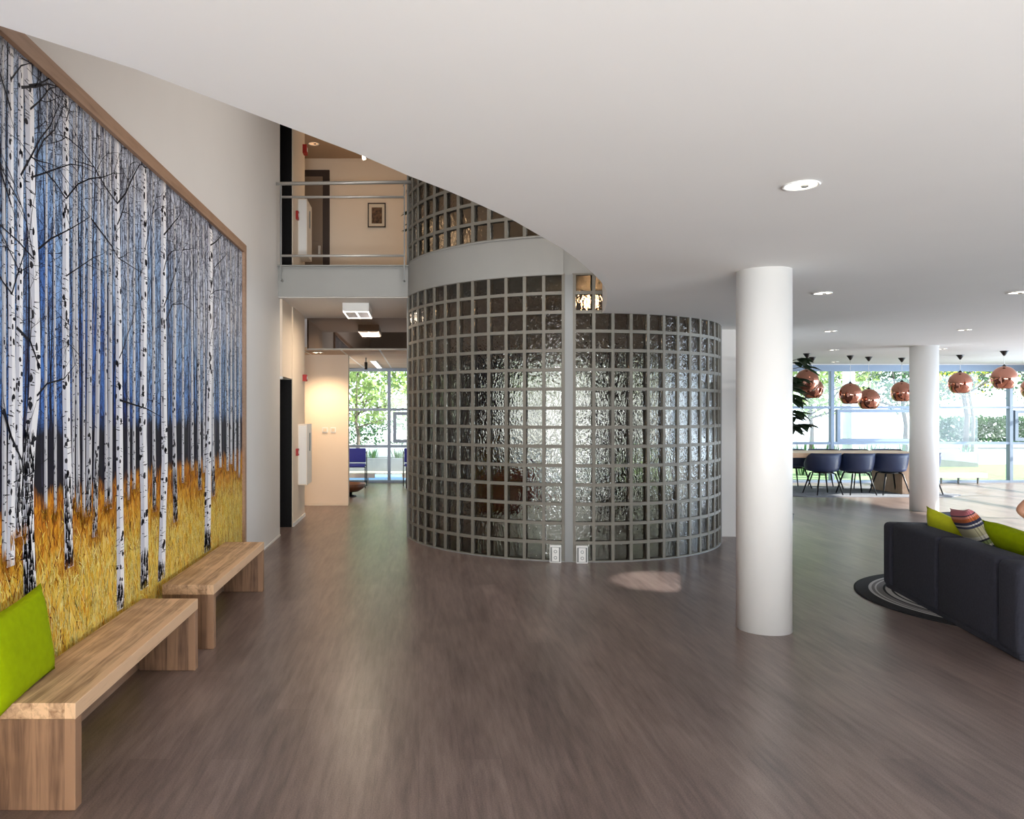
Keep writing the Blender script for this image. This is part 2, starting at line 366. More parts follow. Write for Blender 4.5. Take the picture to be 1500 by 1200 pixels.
# dark stone lining of the lift opening (jamb facing the hall)
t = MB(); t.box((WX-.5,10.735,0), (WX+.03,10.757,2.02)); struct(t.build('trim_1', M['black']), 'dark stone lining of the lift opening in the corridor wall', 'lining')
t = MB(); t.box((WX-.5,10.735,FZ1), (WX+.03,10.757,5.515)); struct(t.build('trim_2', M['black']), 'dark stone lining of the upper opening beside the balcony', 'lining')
t = MB(); t.box((WX-.5,9.99,2.0), (WX+.03,10.05,2.03)); struct(t.build('trim_3', M['whitepl']))
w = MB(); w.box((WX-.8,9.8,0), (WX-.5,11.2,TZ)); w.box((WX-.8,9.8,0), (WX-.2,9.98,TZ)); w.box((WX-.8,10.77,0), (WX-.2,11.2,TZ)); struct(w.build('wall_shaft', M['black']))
b = MB(); b.box((WX,7.95,0), (WX+.008,10.0,.02)); b.box((WX+.045,10.76,0), (WX+.057,11.87,.05)); struct(b.build('baseboard_left', M['white'], None))
# wall facing the camera, both storeys
sbox('wall_corridor_end', (-6.5,13.19,0), (-1.18,13.39,FZ0), M['cream'])
b = MB(); b.box((-1.9,13.175,0), (-1.18,13.19,.05)); struct(b.build('baseboard_corridor', M['cream']))
sbox('wall_upper_back', (-2.2,13.19,FZ1), (4.3,13.39,TZ), M['cream'])
sbox('wall_far_left', (-6.7,11.9,0), (-6.5,BY,FZ0), M['cream'])
sbox('wall_left_return', (-6.5,11.87,0), (WX-.05,11.99,FZ0), M['cream'])
# white wall right of the glass drum
sbox('wall_drum_right', (3.62,9.93,0), (4.40,10.1,SZ), M['white'])
sbox('wall_drum_side', (4.20,10.1,0), (4.40,12.6,SZ), M['white'])
# glazed drum -------------------------------------------------------------
def arc_ring(mb, r0, r1, z0, z1, a0, a1, n=48):
    pts = [dpt(a0+(a1-a0)*i/n, r1) for i in range(n+1)] + [dpt(a1-(a1-a0)*i/n, r0) for i in range(n+1)]
    N_ = n+1
    for i in range(n):
        aa, ab = a0+(a1-a0)*i/n, a0+(a1-a0)*(i+1)/n
        P = [dpt(aa,r0), dpt(ab,r0), dpt(ab,r1), dpt(aa,r1)]
        lo = [mb.bm.verts.new((x,y,z0)) for x,y in P]; hi = [mb.bm.verts.new((x,y,z1)) for x,y in P]
        mb.face(lo); mb.face(hi); mb.face([lo[0],lo[1],hi[1],hi[0]]); mb.face([lo[2],lo[3],hi[3],hi[2]])
        if i == 0: mb.face([lo[0],lo[3],hi[3],hi[0]])
        if i == n-1: mb.face([lo[1],lo[2],hi[2],hi[1]])
def bar(mb, th, w, z0, z1, r0, r1):
    c = Vector(dpt(th,(r0+r1)/2)); mx = Matrix.Translation((c.x,c.y,0)) @ Matrix.Rotation(th,4,'Z')
    mb.box((-w/2,-(r1-r0)/2,z0), (w/2,(r1-r0)/2,z1), mx)
def block_panel(tha, n, z0, rows, rowh, skip=None):
    """grid of mortar bars plus the glass blocks between them"""
    g = MB(); gl = MB()
    for j in range(n+1): bar(g, tha+j*DT, .034, z0, z0+rows*rowh, DR-.05, DR+.05)
    a0, a1 = tha, tha+n*DT
    for i in range(rows+1):
        zz = z0+i*rowh; zc = .017
        arc_ring(g, DR-.048, DR+.048, max(zz-zc, z0), min(zz+zc, z0+rows*rowh), a0, a1, n*3)
    for j in range(n):
        th = tha+(j+.5)*DT; c = Vector(dpt(th)); mx = Matrix.Translation((c.x,c.y,0)) @ Matrix.Rotation(th,4,'Z')
        for i in range(rows):
            gl.box((-.084,-.034,z0+i*rowh+.016), (.084,.034,z0+(i+1)*rowh-.016), mx)
    return g, gl
for nm, tha, n, z0, rows, lab in (('wall_glass_block_left', TH_LE, NL, 0, 15, 'curved glass block wall left of the grey post'),
                             ('wall_glass_block_right', TH_R0, NR, 0, 15, 'curved glass block wall right of the grey post'),
                             ('wall_glass_block_upper', TH_LE, NL+NR, FZ1+.03, 11, 'upper curved glass block wall above the grey ring')):
    g, gl = block_panel(tha, n, z0, rows, ROW if z0 == 0 else (TZ-FZ1-.03)/11)
    go = struct(g.build(nm, M['joint'], None), lab, 'glass block wall'); gl.build('glass_blocks', M['glassblock'], go)
pm = MB(); bar(pm, (TH_L0+TH_R0)/2, .085, 0, FZ0, DR-.09, DR+.055); bar(pm, TH_LE-.02, .035, 0, FZ0, DR-.06, DR+.06); bar(pm, TH_LE-.02, .035, FZ1, TZ, DR-.06, DR+.06); bar(pm, TH_RE+.02, .05, 0, SZ, DR-.06, DR+.06)
struct(pm.build('trim_4', M['postgrey'], None, .004), 'grey vertical post between the two glass block walls', 'post')
rg = MB(); arc_ring(rg, DR-.5, DR+.055, FZ0, FZ1+.03, TH_LE-.12, TH_L0+.0, 40); arc_ring(rg, DR-.5, DR-.02, FZ0, FZ1+.03, TH_L0+.0, TH_RE, 36)
arc_ring(rg, DR-.07, DR+.062, FZ1+.022, FZ1+.034, TH_LE-.02, TH_L0, 40)
struct(rg.build('trim_5', M['grey'], None), 'grey curved ring beam of the glass drum', 'beam')
sk = MB(); arc_ring(sk, DR-.05, DR+.054, 0, .008, TH_LE, TH_RE, 70); struct(sk.build('baseboard_drum', M['postgrey']))
# upper floor slab with its balcony edge
sl = MB(); sl.box((WX-.06,9.87,FZ0), (-.05,12.2,FZ1)); struct(sl.build('floor_upper', [M['grey']]), 'grey balcony slab', 'slab')
sl = MB(); sl.box((WX-.06,9.9,FZ0-.012), (4.3,12.2,FZ0)); struct(sl.build('ceiling_corridor', M['white']))
sl = MB(); sl.box((-2.4,12.2,FZ0), (4.3,13.4,FZ1)); sl.poly([dpt(TH_LE+(TH_RE-TH_LE)*i/30, DR-.45) for i in range(31)] + [(3.9,12.2),(-.05,12.2)], FZ0, FZ1); struct(sl.build('floor_upper_back', M['grey']))
# low ceiling: its free edge sweeps in a curve from the left wall to the drum
edge = [(WX,1.55),(-1.45,1.78),(-1.11,2.083),(-.844,2.35),(-.514,2.773),(-.25,3.11),(-.039,3.42),(.13,3.64),(.28,3.859),(.50,4.20),(.688,4.547),(.90,4.94),(1.07,5.30),(1.20,5.61),(1.32,5.90),(1.43,6.18),(1.53,6.46),(1.62,6.75),(1.71,7.1),(1.80,7.5),(1.87,7.85),(1.93,8.2)]
inner = [dpt(.06+i*(TH_RE-.06)/20, DR+.02) for i in range(21)]
soff = [(WX,REAR)] + [(RX,REAR),(RX,BY),(4.40,BY),(4.40,9.93),(3.64,9.93)] + inner[::-1] + edge[::-1][0:]
sf = MB(); sf.poly(soff, SZ, SZ+.4); struct(sf.build('ceiling', M['soffit']))
sf = MB(); sf.box((-6.5,12.2,2.53), (4.40,BY,2.58)); struct(sf.build('ceiling_back_room', M['tile']))
sf = MB(); sf.box((-6.5,12.2,2.58), (4.40,BY,FZ0)); struct(sf.build('ceiling_void', M['white']))
sbox('ceiling_upper', (-2.6,REAR,TZ), (8,13.4,TZ+.15), M['tan'])
sbox('wall_upper_right', (6,REAR,SZ+.4), (6.15,13.4,TZ), M['white'])
sbox('wall_upper_front', (-2,REAR-.15,SZ+.4), (6.15,REAR,TZ), M['white'])
sbox('wall_upper_left', (-2.6,10.9,FZ1), (-2.4,13.4,TZ), M['cream'])
# behind the camera and side: solid walls, glazed only at the side
sbox('wall_rear', (-1.965,REAR-.15,0), (RX,REAR,SZ+.4), M['white'])
sbox('wall_right', (RX,REAR,0), (RX+.15,4.0,SZ+.4), M['white'])
t = MB(); t.box((WX,9.82,FZ1-.004), (-.06,9.9,FZ1+.008)); struct(t.build('trim_6', M['grey']))
# transom of tinted glass over the corridor
t = thing('transom_panel', 'brown tinted reflective glass transom above the corridor opening', 'glass panel', (0,12.1,2.55))
MB().box((WX+.05,-.012,0), (.0,.012,.478)).build('pane', M['mirror'], t)
f = MB(); f.box((WX+.045,-.02,-.02), (0,.02,0)); f.build('rail', M['grey'], t)

# windows ---------------------------------------------------------------
def window(name, axis, fixed, posts, z_levels, sashes, label, top=2.46, inset=0):
    """aluminium curtain wall; axis 'X' runs along X at Y=fixed, axis 'Y' runs along Y at X=fixed"""
    f = MB()
    def bx(a0, a1, z0, z1, d=.05, o=0):
        if axis == 'X': f.box((a0,fixed-d+o,z0), (a1,fixed+d+o,z1))
        else: f.box((fixed-d+o,a0,z0), (fixed+d+o,a1,z1))
    a, z = posts[0], posts[-1]
    for p in posts: bx(p-.035, p+.035, 0, top+.1, .06)
    bx(a, z, top, top+.14, .058); bx(a, z, 0, .05, .058)
    for zl in z_levels: bx(a, z, zl-.028, zl+.028, .052)
    for (s0, s1, z0, z1) in sashes:
        for q in ((s0,s0+.07,z0,z1),(s1-.07,s1,z0,z1),(s0+.07,s1-.07,z0,z0+.07),(s0+.07,s1-.07,z1-.07,z1)): bx(*q, .045, -.02)
    o = struct(f.build(name, M['alu']), label, 'window')
    g = MB()
    if axis == 'X': g.box((a,fixed-.004,.03), (z,fixed+.004,top))
    else: g.box((fixed-.004,a,.03), (fixed+.004,z,top))
    g.build('glass', M['pane'], o)
    return o
window('window_1', 'X', BY, [-6.4,-3.9,-.65,2.0,4.4], [1.615,.80], [(-.56,.9,.88,1.56)], 'tall window wall behind the blue chairs')
window('window_2', 'X', BY, [4.45,6.9,9.15,13.1,RX], [1.66,.87], [(9.25,11.3,.9,1.62),(13.18,13.97,.92,1.6)], 'tall window wall behind the dining table')
window('window_3', 'Y', RX, [4.0,7.3,10.7,14.0,BY], [1.66,.87], [], 'tall side window wall on the right')
sbox('wall_back_head', (-6.6,BY-.05,2.58), (RX,BY+.1,SZ+.42), M['white'])

# columns ------------------------------------------------------------------
for i, (x, y, r, lab) in enumerate(((2.53,5.75,.19,'white round column standing in the open floor nearest the camera'), (8.05,12.5,.20,'white round column beside the dining table'))):
    o = MB().lathe([(r,0),(r,SZ)], 64, (0,0,0)).build('column', M['column']); o.location = (x,y,0)
    tag(o, lab, 'column', 'white round columns')

# ------------------------------------------------------------------ lights of the hall, then added fill lamps
def downlight(x, y, z, r, glow, label, group):
    t = thing('recessed_downlight', label, 'ceiling light', (x,y,z), 0, group)
    m = MB(); m.lathe([(r*1.0,0),(r*1.12,-.001),(r*1.18,-.006),(r*1.12,-.010),(r*.98,-.006),(r*.96,.0)], 32, cap=False); m.build('trim_ring', M['whitepl'], t)
    MB().lathe([(r*.97,-.0035),(r*.6,-.0030)], 32).build('lamp', glow, t)
    m = MB(); m.lathe([(r*.22,-.012),(r*.30,-.004)], 16, (r*.25,0,0)); m.build('holder', M['greypl'], t)
    return t
dl = [(1.73,3.55,'recessed ceiling downlight nearest the camera, in front of the white column'),
      (3.51,6.82,'recessed ceiling downlight just right of the top of the near column'),
      (5.30,10.1,'recessed ceiling downlight second beyond the near column top'),
      (7.00,13.24,'small recessed ceiling downlight above the left pendants'),
      (8.75,16.5,'small recessed ceiling downlight closest to the window wall'),
      (5.18,6.78,'recessed ceiling downlight at the right picture edge'),
      (6.91,9.94,'recessed ceiling downlight right of the far column top'),
      (8.66,13.0,'small recessed ceiling downlight against the far column')]
for x, y, lab in dl: downlight(x, y, SZ, .068, M['lampwhite'], lab, 'recessed downlights in the low ceiling')
downlight(-1.62, 12.6, 2.53, .075, M['lampwarm'], 'recessed warm downlight above the corridor end wall', 'warm downlights')
downlight(-1.66, 12.45, TZ, .075, M['lampdim'], 'recessed warm downlight in the upper floor ceiling', 'warm downlights')
def lamp(name, typ, loc, energy, color=(1,1,1), rot=(0,0,0), **kw):
    l = bpy.data.lights.new(name, typ); l.energy = energy; l.color = color
    for k, v in kw.items(): setattr(l, k, v)
    o = bpy.data.objects.new(name, l); C.objects.link(o); o.location = loc; o.rotation_euler = rot; return o
WARM = (1,.72,.46)
lamp('corridor_spot', 'SPOT', (-1.55,12.45,2.50), 125, WARM, (math.radians(14),0,0), spot_size=1.9, spot_blend=.8, shadow_soft_size=.05)
lamp('corridor_glow', 'AREA', (-.83,10.75,FZ0-.14), 22, (1,.8,.6), shape='RECTANGLE', size=.3, size_y=.7)
lamp('upper_glow', 'POINT', (-.9,12.1,5.2), 6, WARM, shadow_soft_size=.2)
lamp('upper_glow_right', 'POINT', (.3,12.2,4.3), 6, WARM, shadow_soft_size=.2)
lamp('drum_lamp', 'POINT', (2.0,9.15,2.86), 9, (1,.6,.3), shadow_soft_size=.08)
lamp('back_room_fill', 'POINT', (-2.6,15.0,1.9), 110, (1,.84,.66), shadow_soft_size=.15)  # unseen lamp added to brighten the back room ceiling

# unseen fill lamps added for daylight, then window portals, sun and sky
lamp('rear_fill', 'AREA', (-.1,REAR+.15,1.35), 290, (.95,.98,1), (math.radians(98),0,0), shape='RECTANGLE', size=3, size_y=2.3)  # added fill in front of the solid rear wall
lamp('side_fill', 'AREA', (RX-.25,9.5,1.4), 760, (.66,.82,1), (0,math.radians(90),0), shape='RECTANGLE', size=2.2, size_y=12)  # added fill that strengthens the window light from the right
sp_ = lamp('floor_patch_fill', 'SPOT', (.6,5.8,5.6), 2400, (1,.97,.92), spot_size=math.radians(9.5), spot_blend=.65, shadow_soft_size=.03); sp_.rotation_euler = (Vector((.6,5.8,5.6))-Vector((2.25,7.35,0))).to_track_quat('Z','Y').to_euler()  # added spot that lays the light patch on the floor beside the drum
lamp('ceiling_fill', 'AREA', (3.0,REAR+.3,.35), 400, (.95,.98,1), (math.radians(126),0,0), shape='RECTANGLE', size=10, size_y=.6, spread=math.radians(92))  # added upward fill that brightens the low ceiling
lamp('void_fill', 'AREA', (1.4,6.2,TZ-.05), 135, (1,.96,.92), (0,0,0), shape='RECTANGLE', size=3, size_y=4)  # added fill under the closed roof, no skylight here
for nm, loc, rot, sx in (('portal_back', (4,BY+.1,1.3), (math.radians(-90),0,0), 20), ('portal_side', (RX+.1,10.7,1.3), (0,math.radians(90),0), 13.4)):
    p = lamp(nm, 'AREA', loc, 1, (1,1,1), rot, shape='RECTANGLE', size=sx if nm == 'portal_back' else 2.5, size_y=2.5 if nm == 'portal_back' else sx)
    p.data.cycles.is_portal = True
az, el = math.radians(100), math.radians(21)
sd = Vector((math.sin(az)*math.cos(el), math.cos(az)*math.cos(el), math.sin(el)))
s = lamp('sun', 'SUN', (20,0,10), 26, (1,.95,.86), angle=math.radians(.6)); s.rotation_euler = sd.to_track_quat('Z','Y').to_euler()
wd = bpy.data.worlds.new('world'); bpy.context.scene.world = wd; wd.use_nodes = True; nt = wd.node_tree
bg = nt.nodes['Background']
tcw = N(nt,'ShaderNodeTexCoord'); spw = N(nt,'ShaderNodeSeparateXYZ'); nt.links.new(tcw.outputs['Generated'], spw.inputs[0])
rw = N(nt,'ShaderNodeValToRGB'); rw.color_ramp.elements[0].position = .45; rw.color_ramp.elements[0].color = (.84,.92,1,1); rw.color_ramp.elements[1].position = 1; rw.color_ramp.elements[1].color = (.5,.72,1,1)
nt.links.new(spw.outputs['Z'], rw.inputs[0]); nt.links.new(rw.outputs[0], bg.inputs[0]); bg.inputs[1].default_value = 3.4

# ------------------------------------------------------------------ forest mural
def hexr(c, k=1.0): l = lin(c); return (l[0]*k, l[1]*k, l[2]*k, 1)
def mural():
    rnd = random.Random(7)
    Y0, Y1, Z0, Z1 = .3, 7.82, .06, 3.175
    root = thing('forest_mural', 'large wall picture of a birch forest over golden grass in a wooden frame', 'wall picture', (WX,4.1,0))
    fr = MB(); T = .035
    fr.box((0,Y0-.08-4.1,Z1), (T,Y1+.08-4.1,Z1+.08)); fr.box((0,Y1-4.1,Z0-.06), (T,Y1+.08-4.1,Z1)); fr.box((0,Y0-.08-4.1,Z0-.06), (T,Y0-4.1,Z1)); fr.box((0,Y0-4.1,Z0-.06), (T,Y1-4.1,Z0))
    fr.build('frame', M['frame_wood'], root)
    bm = bmesh.new(); col = bm.loops.layers.float_color.new('Col')
    def P(Y, z, d): return bm.verts.new((.008+d*.00025, min(max(Y,Y0),Y1)-4.1, min(max(z,Z0),Z1)))
    def quad(pts, d, c, mi=1, grad=None):
        if all(p[0] < Y0 or p[0] > Y1 for p in pts) or all(p[1] > Z1 for p in pts) or all(p[1] < Z0 for p in pts): return
        try: f = bm.faces.new([P(p[0],p[1],d) for p in pts])
        except ValueError: return
        f.material_index = mi
        for i, l in enumerate(f.loops): l[col] = grad[i] if grad else c
    quad([(Y0,Z0),(Y1,Z0),(Y1,Z1),(Y0,Z1)], 0, (1,1,1,1), 0)
    def strip(pts, ws, d, cl, cr):
        for (a, b), wa, wb in zip(zip(pts, pts[1:]), ws, ws[1:]):
            quad([(a[0]-wa,a[1]),(a[0],a[1]),(b[0],b[1]),(b[0]-wb,b[1])], d, cl, grad=[cl,cl,cl,cl])
            quad([(a[0],a[1]),(a[0]+wa,a[1]),(b[0]+wb,b[1]),(b[0],b[1])], d, cr, grad=[cr,cr,cr,cr])
    def line(a, b, wa, wb, d, c):
        dx, dz = b[0]-a[0], b[1]-a[1]; L = math.hypot(dx, dz) or 1e-6; nx, nz = -dz/L, dx/L
        quad([(a[0]-nx*wa,a[1]-nz*wa),(a[0]+nx*wa,a[1]+nz*wa),(b[0]+nx*wb,b[1]+nz*wb),(b[0]-nx*wb,b[1]-nz*wb)], d, c)
    def branch(y, z, ang, L, w, d, c, depth=0):
        n = 5; a = (y,z); curl = rnd.uniform(-.5,.5)
        for i in range(n):
            b = (a[0]+math.cos(ang)*L/n, a[1]+math.sin(ang)*L/n)
            line(a, b, w*(1-i/n*.8), w*(1-(i+1)/n*.8), d, c)
            if depth < 2 and rnd.random() < .55: branch(b[0], b[1], ang+rnd.choice((-1,1))*rnd.uniform(.4,.9), L*rnd.uniform(.3,.55), w*.5, d, c, depth+1)
            a = b; ang += curl/n+rnd.uniform(-.22,.22)
    DARK = hexr((16,13,26))
    # distant stems
    for i in range(210):
        y = rnd.uniform(Y0,Y1); w = rnd.uniform(.002,.0075); zb = rnd.uniform(1.0,1.25); k = rnd.random()
        c = hexr((176,174,186)) if k < .12 else hexr((30,24,46)) if k < .8 else hexr((84,80,108))
        c2 = tuple(v*.6 for v in c[:3])+(1,)
        pts = []; x = y; sl = rnd.uniform(-.03,.03)
        for j in range(8): pts.append((x+rnd.uniform(-.006,.006), zb+(Z1-zb)*j/7)); x += sl
        strip(pts, [w*(1-.5*j/7) for j in range(8)], 1+i%3, c, c2)
    # twig haze
    for i in range(1700):
        y = rnd.uniform(Y0,Y1); z = rnd.uniform(1.45,3.15); branch(y, z, rnd.choice((rnd.uniform(.2,1.3), rnd.uniform(1.85,2.95), rnd.uniform(-.5,.5))), rnd.uniform(.12,.5), rnd.uniform(.0007,.0019), 5, hexr(rnd.choice(((20,16,34),(34,28,52),(14,12,20)))))
    # grass
    def grass(n, z0, z1, d, cols, h):
        for i in range(n):
            y = rnd.uniform(Y0,Y1); z = z0+(z1-z0)*rnd.random(); L = h*rnd.uniform(.5,1.3)*(1.25-z*.6); a = rnd.gauss(PI/2,.45); c = hexr(rnd.choice(cols), rnd.uniform(.85,1.15))
            b = (y+math.cos(a)*L*.6, z+math.sin(a)*L*.6); e = (b[0]+math.cos(a+rnd.uniform(-.9,.9))*L*.4, b[1]+math.sin(a+rnd.uniform(-.6,.2))*L*.4)
            wd_ = rnd.uniform(.0012,.0032)
            line((y,z), b, wd_, wd_*.8, d, c); line(b, e, wd_*.8, .0004, d, c)
    Yl = ((255,240,160),(255,232,120),(248,214,80),(232,180,44)); Or = ((210,138,26),(188,104,12),(228,168,48),(146,74,8)); Dk = ((120,56,10),(92,40,10),(150,84,12))
    grass(2600, .72, 1.16, 6, Or, .10); grass(2600, .1, 1.1, 6, Dk, .10); grass(7000, .04, .88, 7, Yl, .12); grass(7000, .04, .80, 8, Yl[:3], .09); grass(1500, .5, 1.12, 8, Yl[1:], .07)
    # main birches traced in wall coordinates: (x, y) picture pixels -> wall
    K = 1.765*F
    def W(x, y): yy = K/(PX-x); return (yy, H+(PY-y)*1.765/(PX-x))
    def birch(pix, wpx, zbark=None, light=1.0, d=12, marks=1.0, foot=True):
        P_ = [W(x,y) for x,y in pix]
        pts = []; 
        for a, b in zip(P_, P_[1:]):
            n = max(2, int(abs(b[1]-a[1])/.12))
            for j in range(n): t_ = j/n; pts.append((a[0]+(b[0]-a[0])*t_, a[1]+(b[1]-a[1])*t_))
        pts.append(P_[-1])
        if pts[-1][1] > 1.14: pts.append((pts[-1][0], rnd.uniform(1.0,1.12)))
        xm = pix[len(pix)//2][0]; yy = K/(PX-xm); w = 1.18*wpx/2*yy*yy/K        # pixel width -> metres along the wall
        zt, zb = pts[0][1], pts[-1][1]
        ws = [w*((.72 if light > .9 else .5)+(.38 if light > .9 else .55)*(zt-p[1])/max(zt-zb,.1))*(1+rnd.uniform(-.05,.05)) for p in pts]
        L1 = hexr((246,244,244), light); L2 = hexr((206,206,214), light)
        strip(pts, ws, d, L2, L1)
        # bark marks
        def wat(z):
            for i in range(len(pts)-1):
                if pts[i][1] >= z >= pts[i+1][1] or pts[i][1] <= z <= pts[i+1][1]:
                    t_ = (z-pts[i][1])/((pts[i+1][1]-pts[i][1]) or 1); return pts[i][0]+(pts[i+1][0]-pts[i][0])*t_, ws[i]+(ws[i+1]-ws[i])*t_
            return pts[-1][0], ws[-1]
        hgt = zt-zb; n = int(hgt*46*marks)
        for i in range(n):
            z = zb+hgt*rnd.random(); c, ww = wat(z); yc = c+rnd.uniform(-.95,.75)*ww; m = rnd.random()
            if m < .25:
                a_, b_ = ww*rnd.uniform(.2,.42), rnd.uniform(.006,.017)*(w/.03)**.5
                pg = [(yc+a_*math.cos(t_)*rnd.uniform(.7,1.2), z+b_*math.sin(t_)*rnd.uniform(.7,1.3)) for t_ in [k*PI/4 for k in range(8)]]
                quad(pg, d+2, DARK)
            else:
                a_ = ww*rnd.uniform(.12,.55); line((yc-a_,z), (yc+a_, z+rnd.uniform(-.01,.006)), rnd.uniform(.0012,.004), .001, d+2, hexr((30,26,34)))
        # dark foot
        if zbark:
            zf = zb+zbark
            for i in range(int(190*zbark*(w/.03))):
                z = zb+zbark*rnd.random()**1.3; c, ww = wat(z); yc = c+rnd.uniform(-.9,.9)*ww; line((yc,z), (yc+rnd.uniform(-.006,.006), z+rnd.uniform(.02,.07)), ww*rnd.uniform(.05,.16), ww*.02, d+3, hexr(rnd.choice(((18,15,22),(34,28,34),(8,8,14)))))
        if foot and zb < 1.14:
            for i in range(45):
                c, ww = wat(zb); y = c+rnd.uniform(-2.2,2.2)*ww; line((y,zb-rnd.uniform(.0,.05)), (y+rnd.uniform(-.02,.02), zb+rnd.uniform(.01,.06)), .0016, .0005, d+4, hexr(rnd.choice(Yl if zb < .75 else Or)))
        return pts, ws
    sec = [([(142,150),(142,450),(140,600),(136,787)],6,.4),([(129,150),(129,450),(128,600),(127,757)],7,.2),([(109,150),(109,450),(111,640),(112,750)],5,.15),([(158,200),(159,450),(159,600),(158,746)],6,.1),
           ([(222,260),(223,450),(223,600),(224,750)],4.5,.3),([(288,330),(289,525),(290,640),(291,718)],4,.2),([(309,340),(309,500),(310,640),(311,727)],4,.2),([(330,360),(331,500),(332,690)],3,0),([(343,370),(343,520),(343,690)],2.5,0),
           ([(253,300),(254,450),(253,600),(255,765)],5.5,.35),([(105,160),(105,450),(104,742)],4,0),([(194,250),(194,450),(194,650)],4,0),([(278,320),(279,450),(280,690)],3.5,0),([(320,350),(320,480),(321,660)],3,0),([(150,170),(152,400),(153,700)],4,0),
           ([(66,100),(65,300),(64,560),(64,742)],4,0),([(119,160),(120,300),(120,700)],3.5,0),([(296,330),(297,470),(297,680)],3,0),([(265,320),(266,480),(266,670)],3,0),([(184,240),(185,450),(186,660)],3,0),([(336,360),(337,480),(337,680)],3,0),([(75,120),(76,300),(78,640)],3.5,0),([(0,30),(2,300),(3,825)],6,0),([(349,370),(349,520),(349,700)],2,0)]
    for p, wpx, zb in sec: birch(p, wpx, zb, .70, 9, .8)
    main = [([(12,70),(12,300),(14,560),(12,830)],9,.0),([(27,85),(26,300),(25,450),(24,600),(24,787)],9,.3),([(93,140),(93,480),(94,600),(96,712),(98,832)],10,.42),
            ([(168,205),(169,360),(171,450),(172,600),(173,740),(174,893)],8.5,.12),([(208,245),(209,400),(208,500),(207,640),(209,760),(209,862)],9,.22),([(237,265),(237,450),(238,600),(239,675),(236,770),(234,850)],8,.1),
            ([(306,335),(306,480),(304,600),(303,700),(302,808)],7,.15),([(36,90),(40,160),(40,220),(42,300),(46,380),(48,480),(48,560),(45,600),(40,650),(37,712),(38,787),(41,880)],14,.75)]
    for p, wpx, zb in main:
        pts, ws = birch(p, wpx, zb, 1.0, 14, 1.1)
        for i in range(5):
            q = pts[rnd.randrange(len(pts)//2)]; branch(q[0], q[1], rnd.choice((rnd.uniform(.3,1.1), rnd.uniform(2.0,2.9))), rnd.uniform(.4,.9), rnd.uniform(.003,.007), 20, DARK)
    for pix, w in (([(48,230),(60,205),(76,190),(92,148)],.006),([(52,365),(70,350),(100,335),(128,318)],.006),([(50,580),(65,562),(90,555),(106,535),(112,520)],.006),([(0,600),(12,640),(28,675),(31,700)],.010),([(130,320),(160,360),(170,378),(205,400)],.006),([(172,586),(190,592),(210,598),(236,612)],.007),([(240,470),(250,446),(265,445),(285,460)],.005),([(306,430),(312,392),(330,372)],.005),([(20,480),(40,500),(55,540)],.008)):
        Q = [W(x,y) for x,y in pix]
        for i, (a, b) in enumerate(zip(Q, Q[1:])):
            line(a, b, w*(1-.25*i), w*(1-.25*(i+1)), 21, DARK)
            branch(b[0], b[1], rnd.uniform(0,2.8), .3, w*.4, 21, DARK)
    me = bpy.data.meshes.new('print'); bm.to_mesh(me); bm.free()
    me.materials.append(mural_back()); me.materials.append(vcol_mat('mural_print_ink'))
    o = bpy.data.objects.new('print', me); C.objects.link(o); o.parent = root
    MB().box((.001,Y0-4.1,Z0), (.007,Y1-4.1,Z1)).build('backing_board', M['white'], root)
mural()

# ------------------------------------------------------------------ benches
def bench(y0, y1, label):
    t = thing('wooden_bench', label, 'bench', ((WX+.04-1.37)/2-0.0, (y0+y1)/2, 0), 0, 'wooden benches along the mural')
    x0, x1 = (WX+.045+1.37)/2*1.0, 0
    hw = (-1.37-(WX+.05))/2; L = (y1-y0)/2
    t.location = (WX+.05+hw, (y0+y1)/2, 0)
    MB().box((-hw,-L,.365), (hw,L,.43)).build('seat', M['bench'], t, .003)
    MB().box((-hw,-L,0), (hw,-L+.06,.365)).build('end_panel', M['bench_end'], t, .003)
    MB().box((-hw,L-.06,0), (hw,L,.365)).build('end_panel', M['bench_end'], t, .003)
bench(3.135, 4.88, 'wooden bench nearest the camera, with the lime green cushion on it')
bench(5.25, 6.97, 'wooden bench further along the mural, with nothing on it')

def cushion(name, w, h, t, m, label, group, loc, rot, cat='cushion'):
    mb = MB(); n = 14; mb.smooth = True
    def pt(i, j, s):
        u, v = -1+2*i/n, -1+2*j/n
        e = (1-u**4)*(1-v**4); k = 1-.07*(1-abs(v)**2)*abs(u)**3; k2 = 1-.07*(1-abs(u)**2)*abs(v)**3
        return (u*w/2*k, s*(t/2)*max(e,0)**.55, v*h/2*k2)
    g = {}
    for s in (-1,1):
        for i in range(n+1):
            for j in range(n+1):
                if s == 1 and (i in (0,n) or j in (0,n)): g[(s,i,j)] = g[(-1,i,j)]
                else: g[(s,i,j)] = mb.bm.verts.new(pt(i,j,s))
        for i in range(n):
            for j in range(n): mb.face([g[(s,i,j)],g[(s,i+1,j)],g[(s,i+1,j+1)],g[(s,i,j+1)]])
    o = mb.build(name, m); o.location = loc; o.rotation_euler = rot
    tag(o, label, cat, group); return o
cushion('cushion', .52, .40, .10, M['green'], 'flat lime green felt cushion leaning on the birch mural', 'scatter cushions', (-1.67,3.28,.605), (math.radians(-7),math.radians(-5),math.radians(90)))

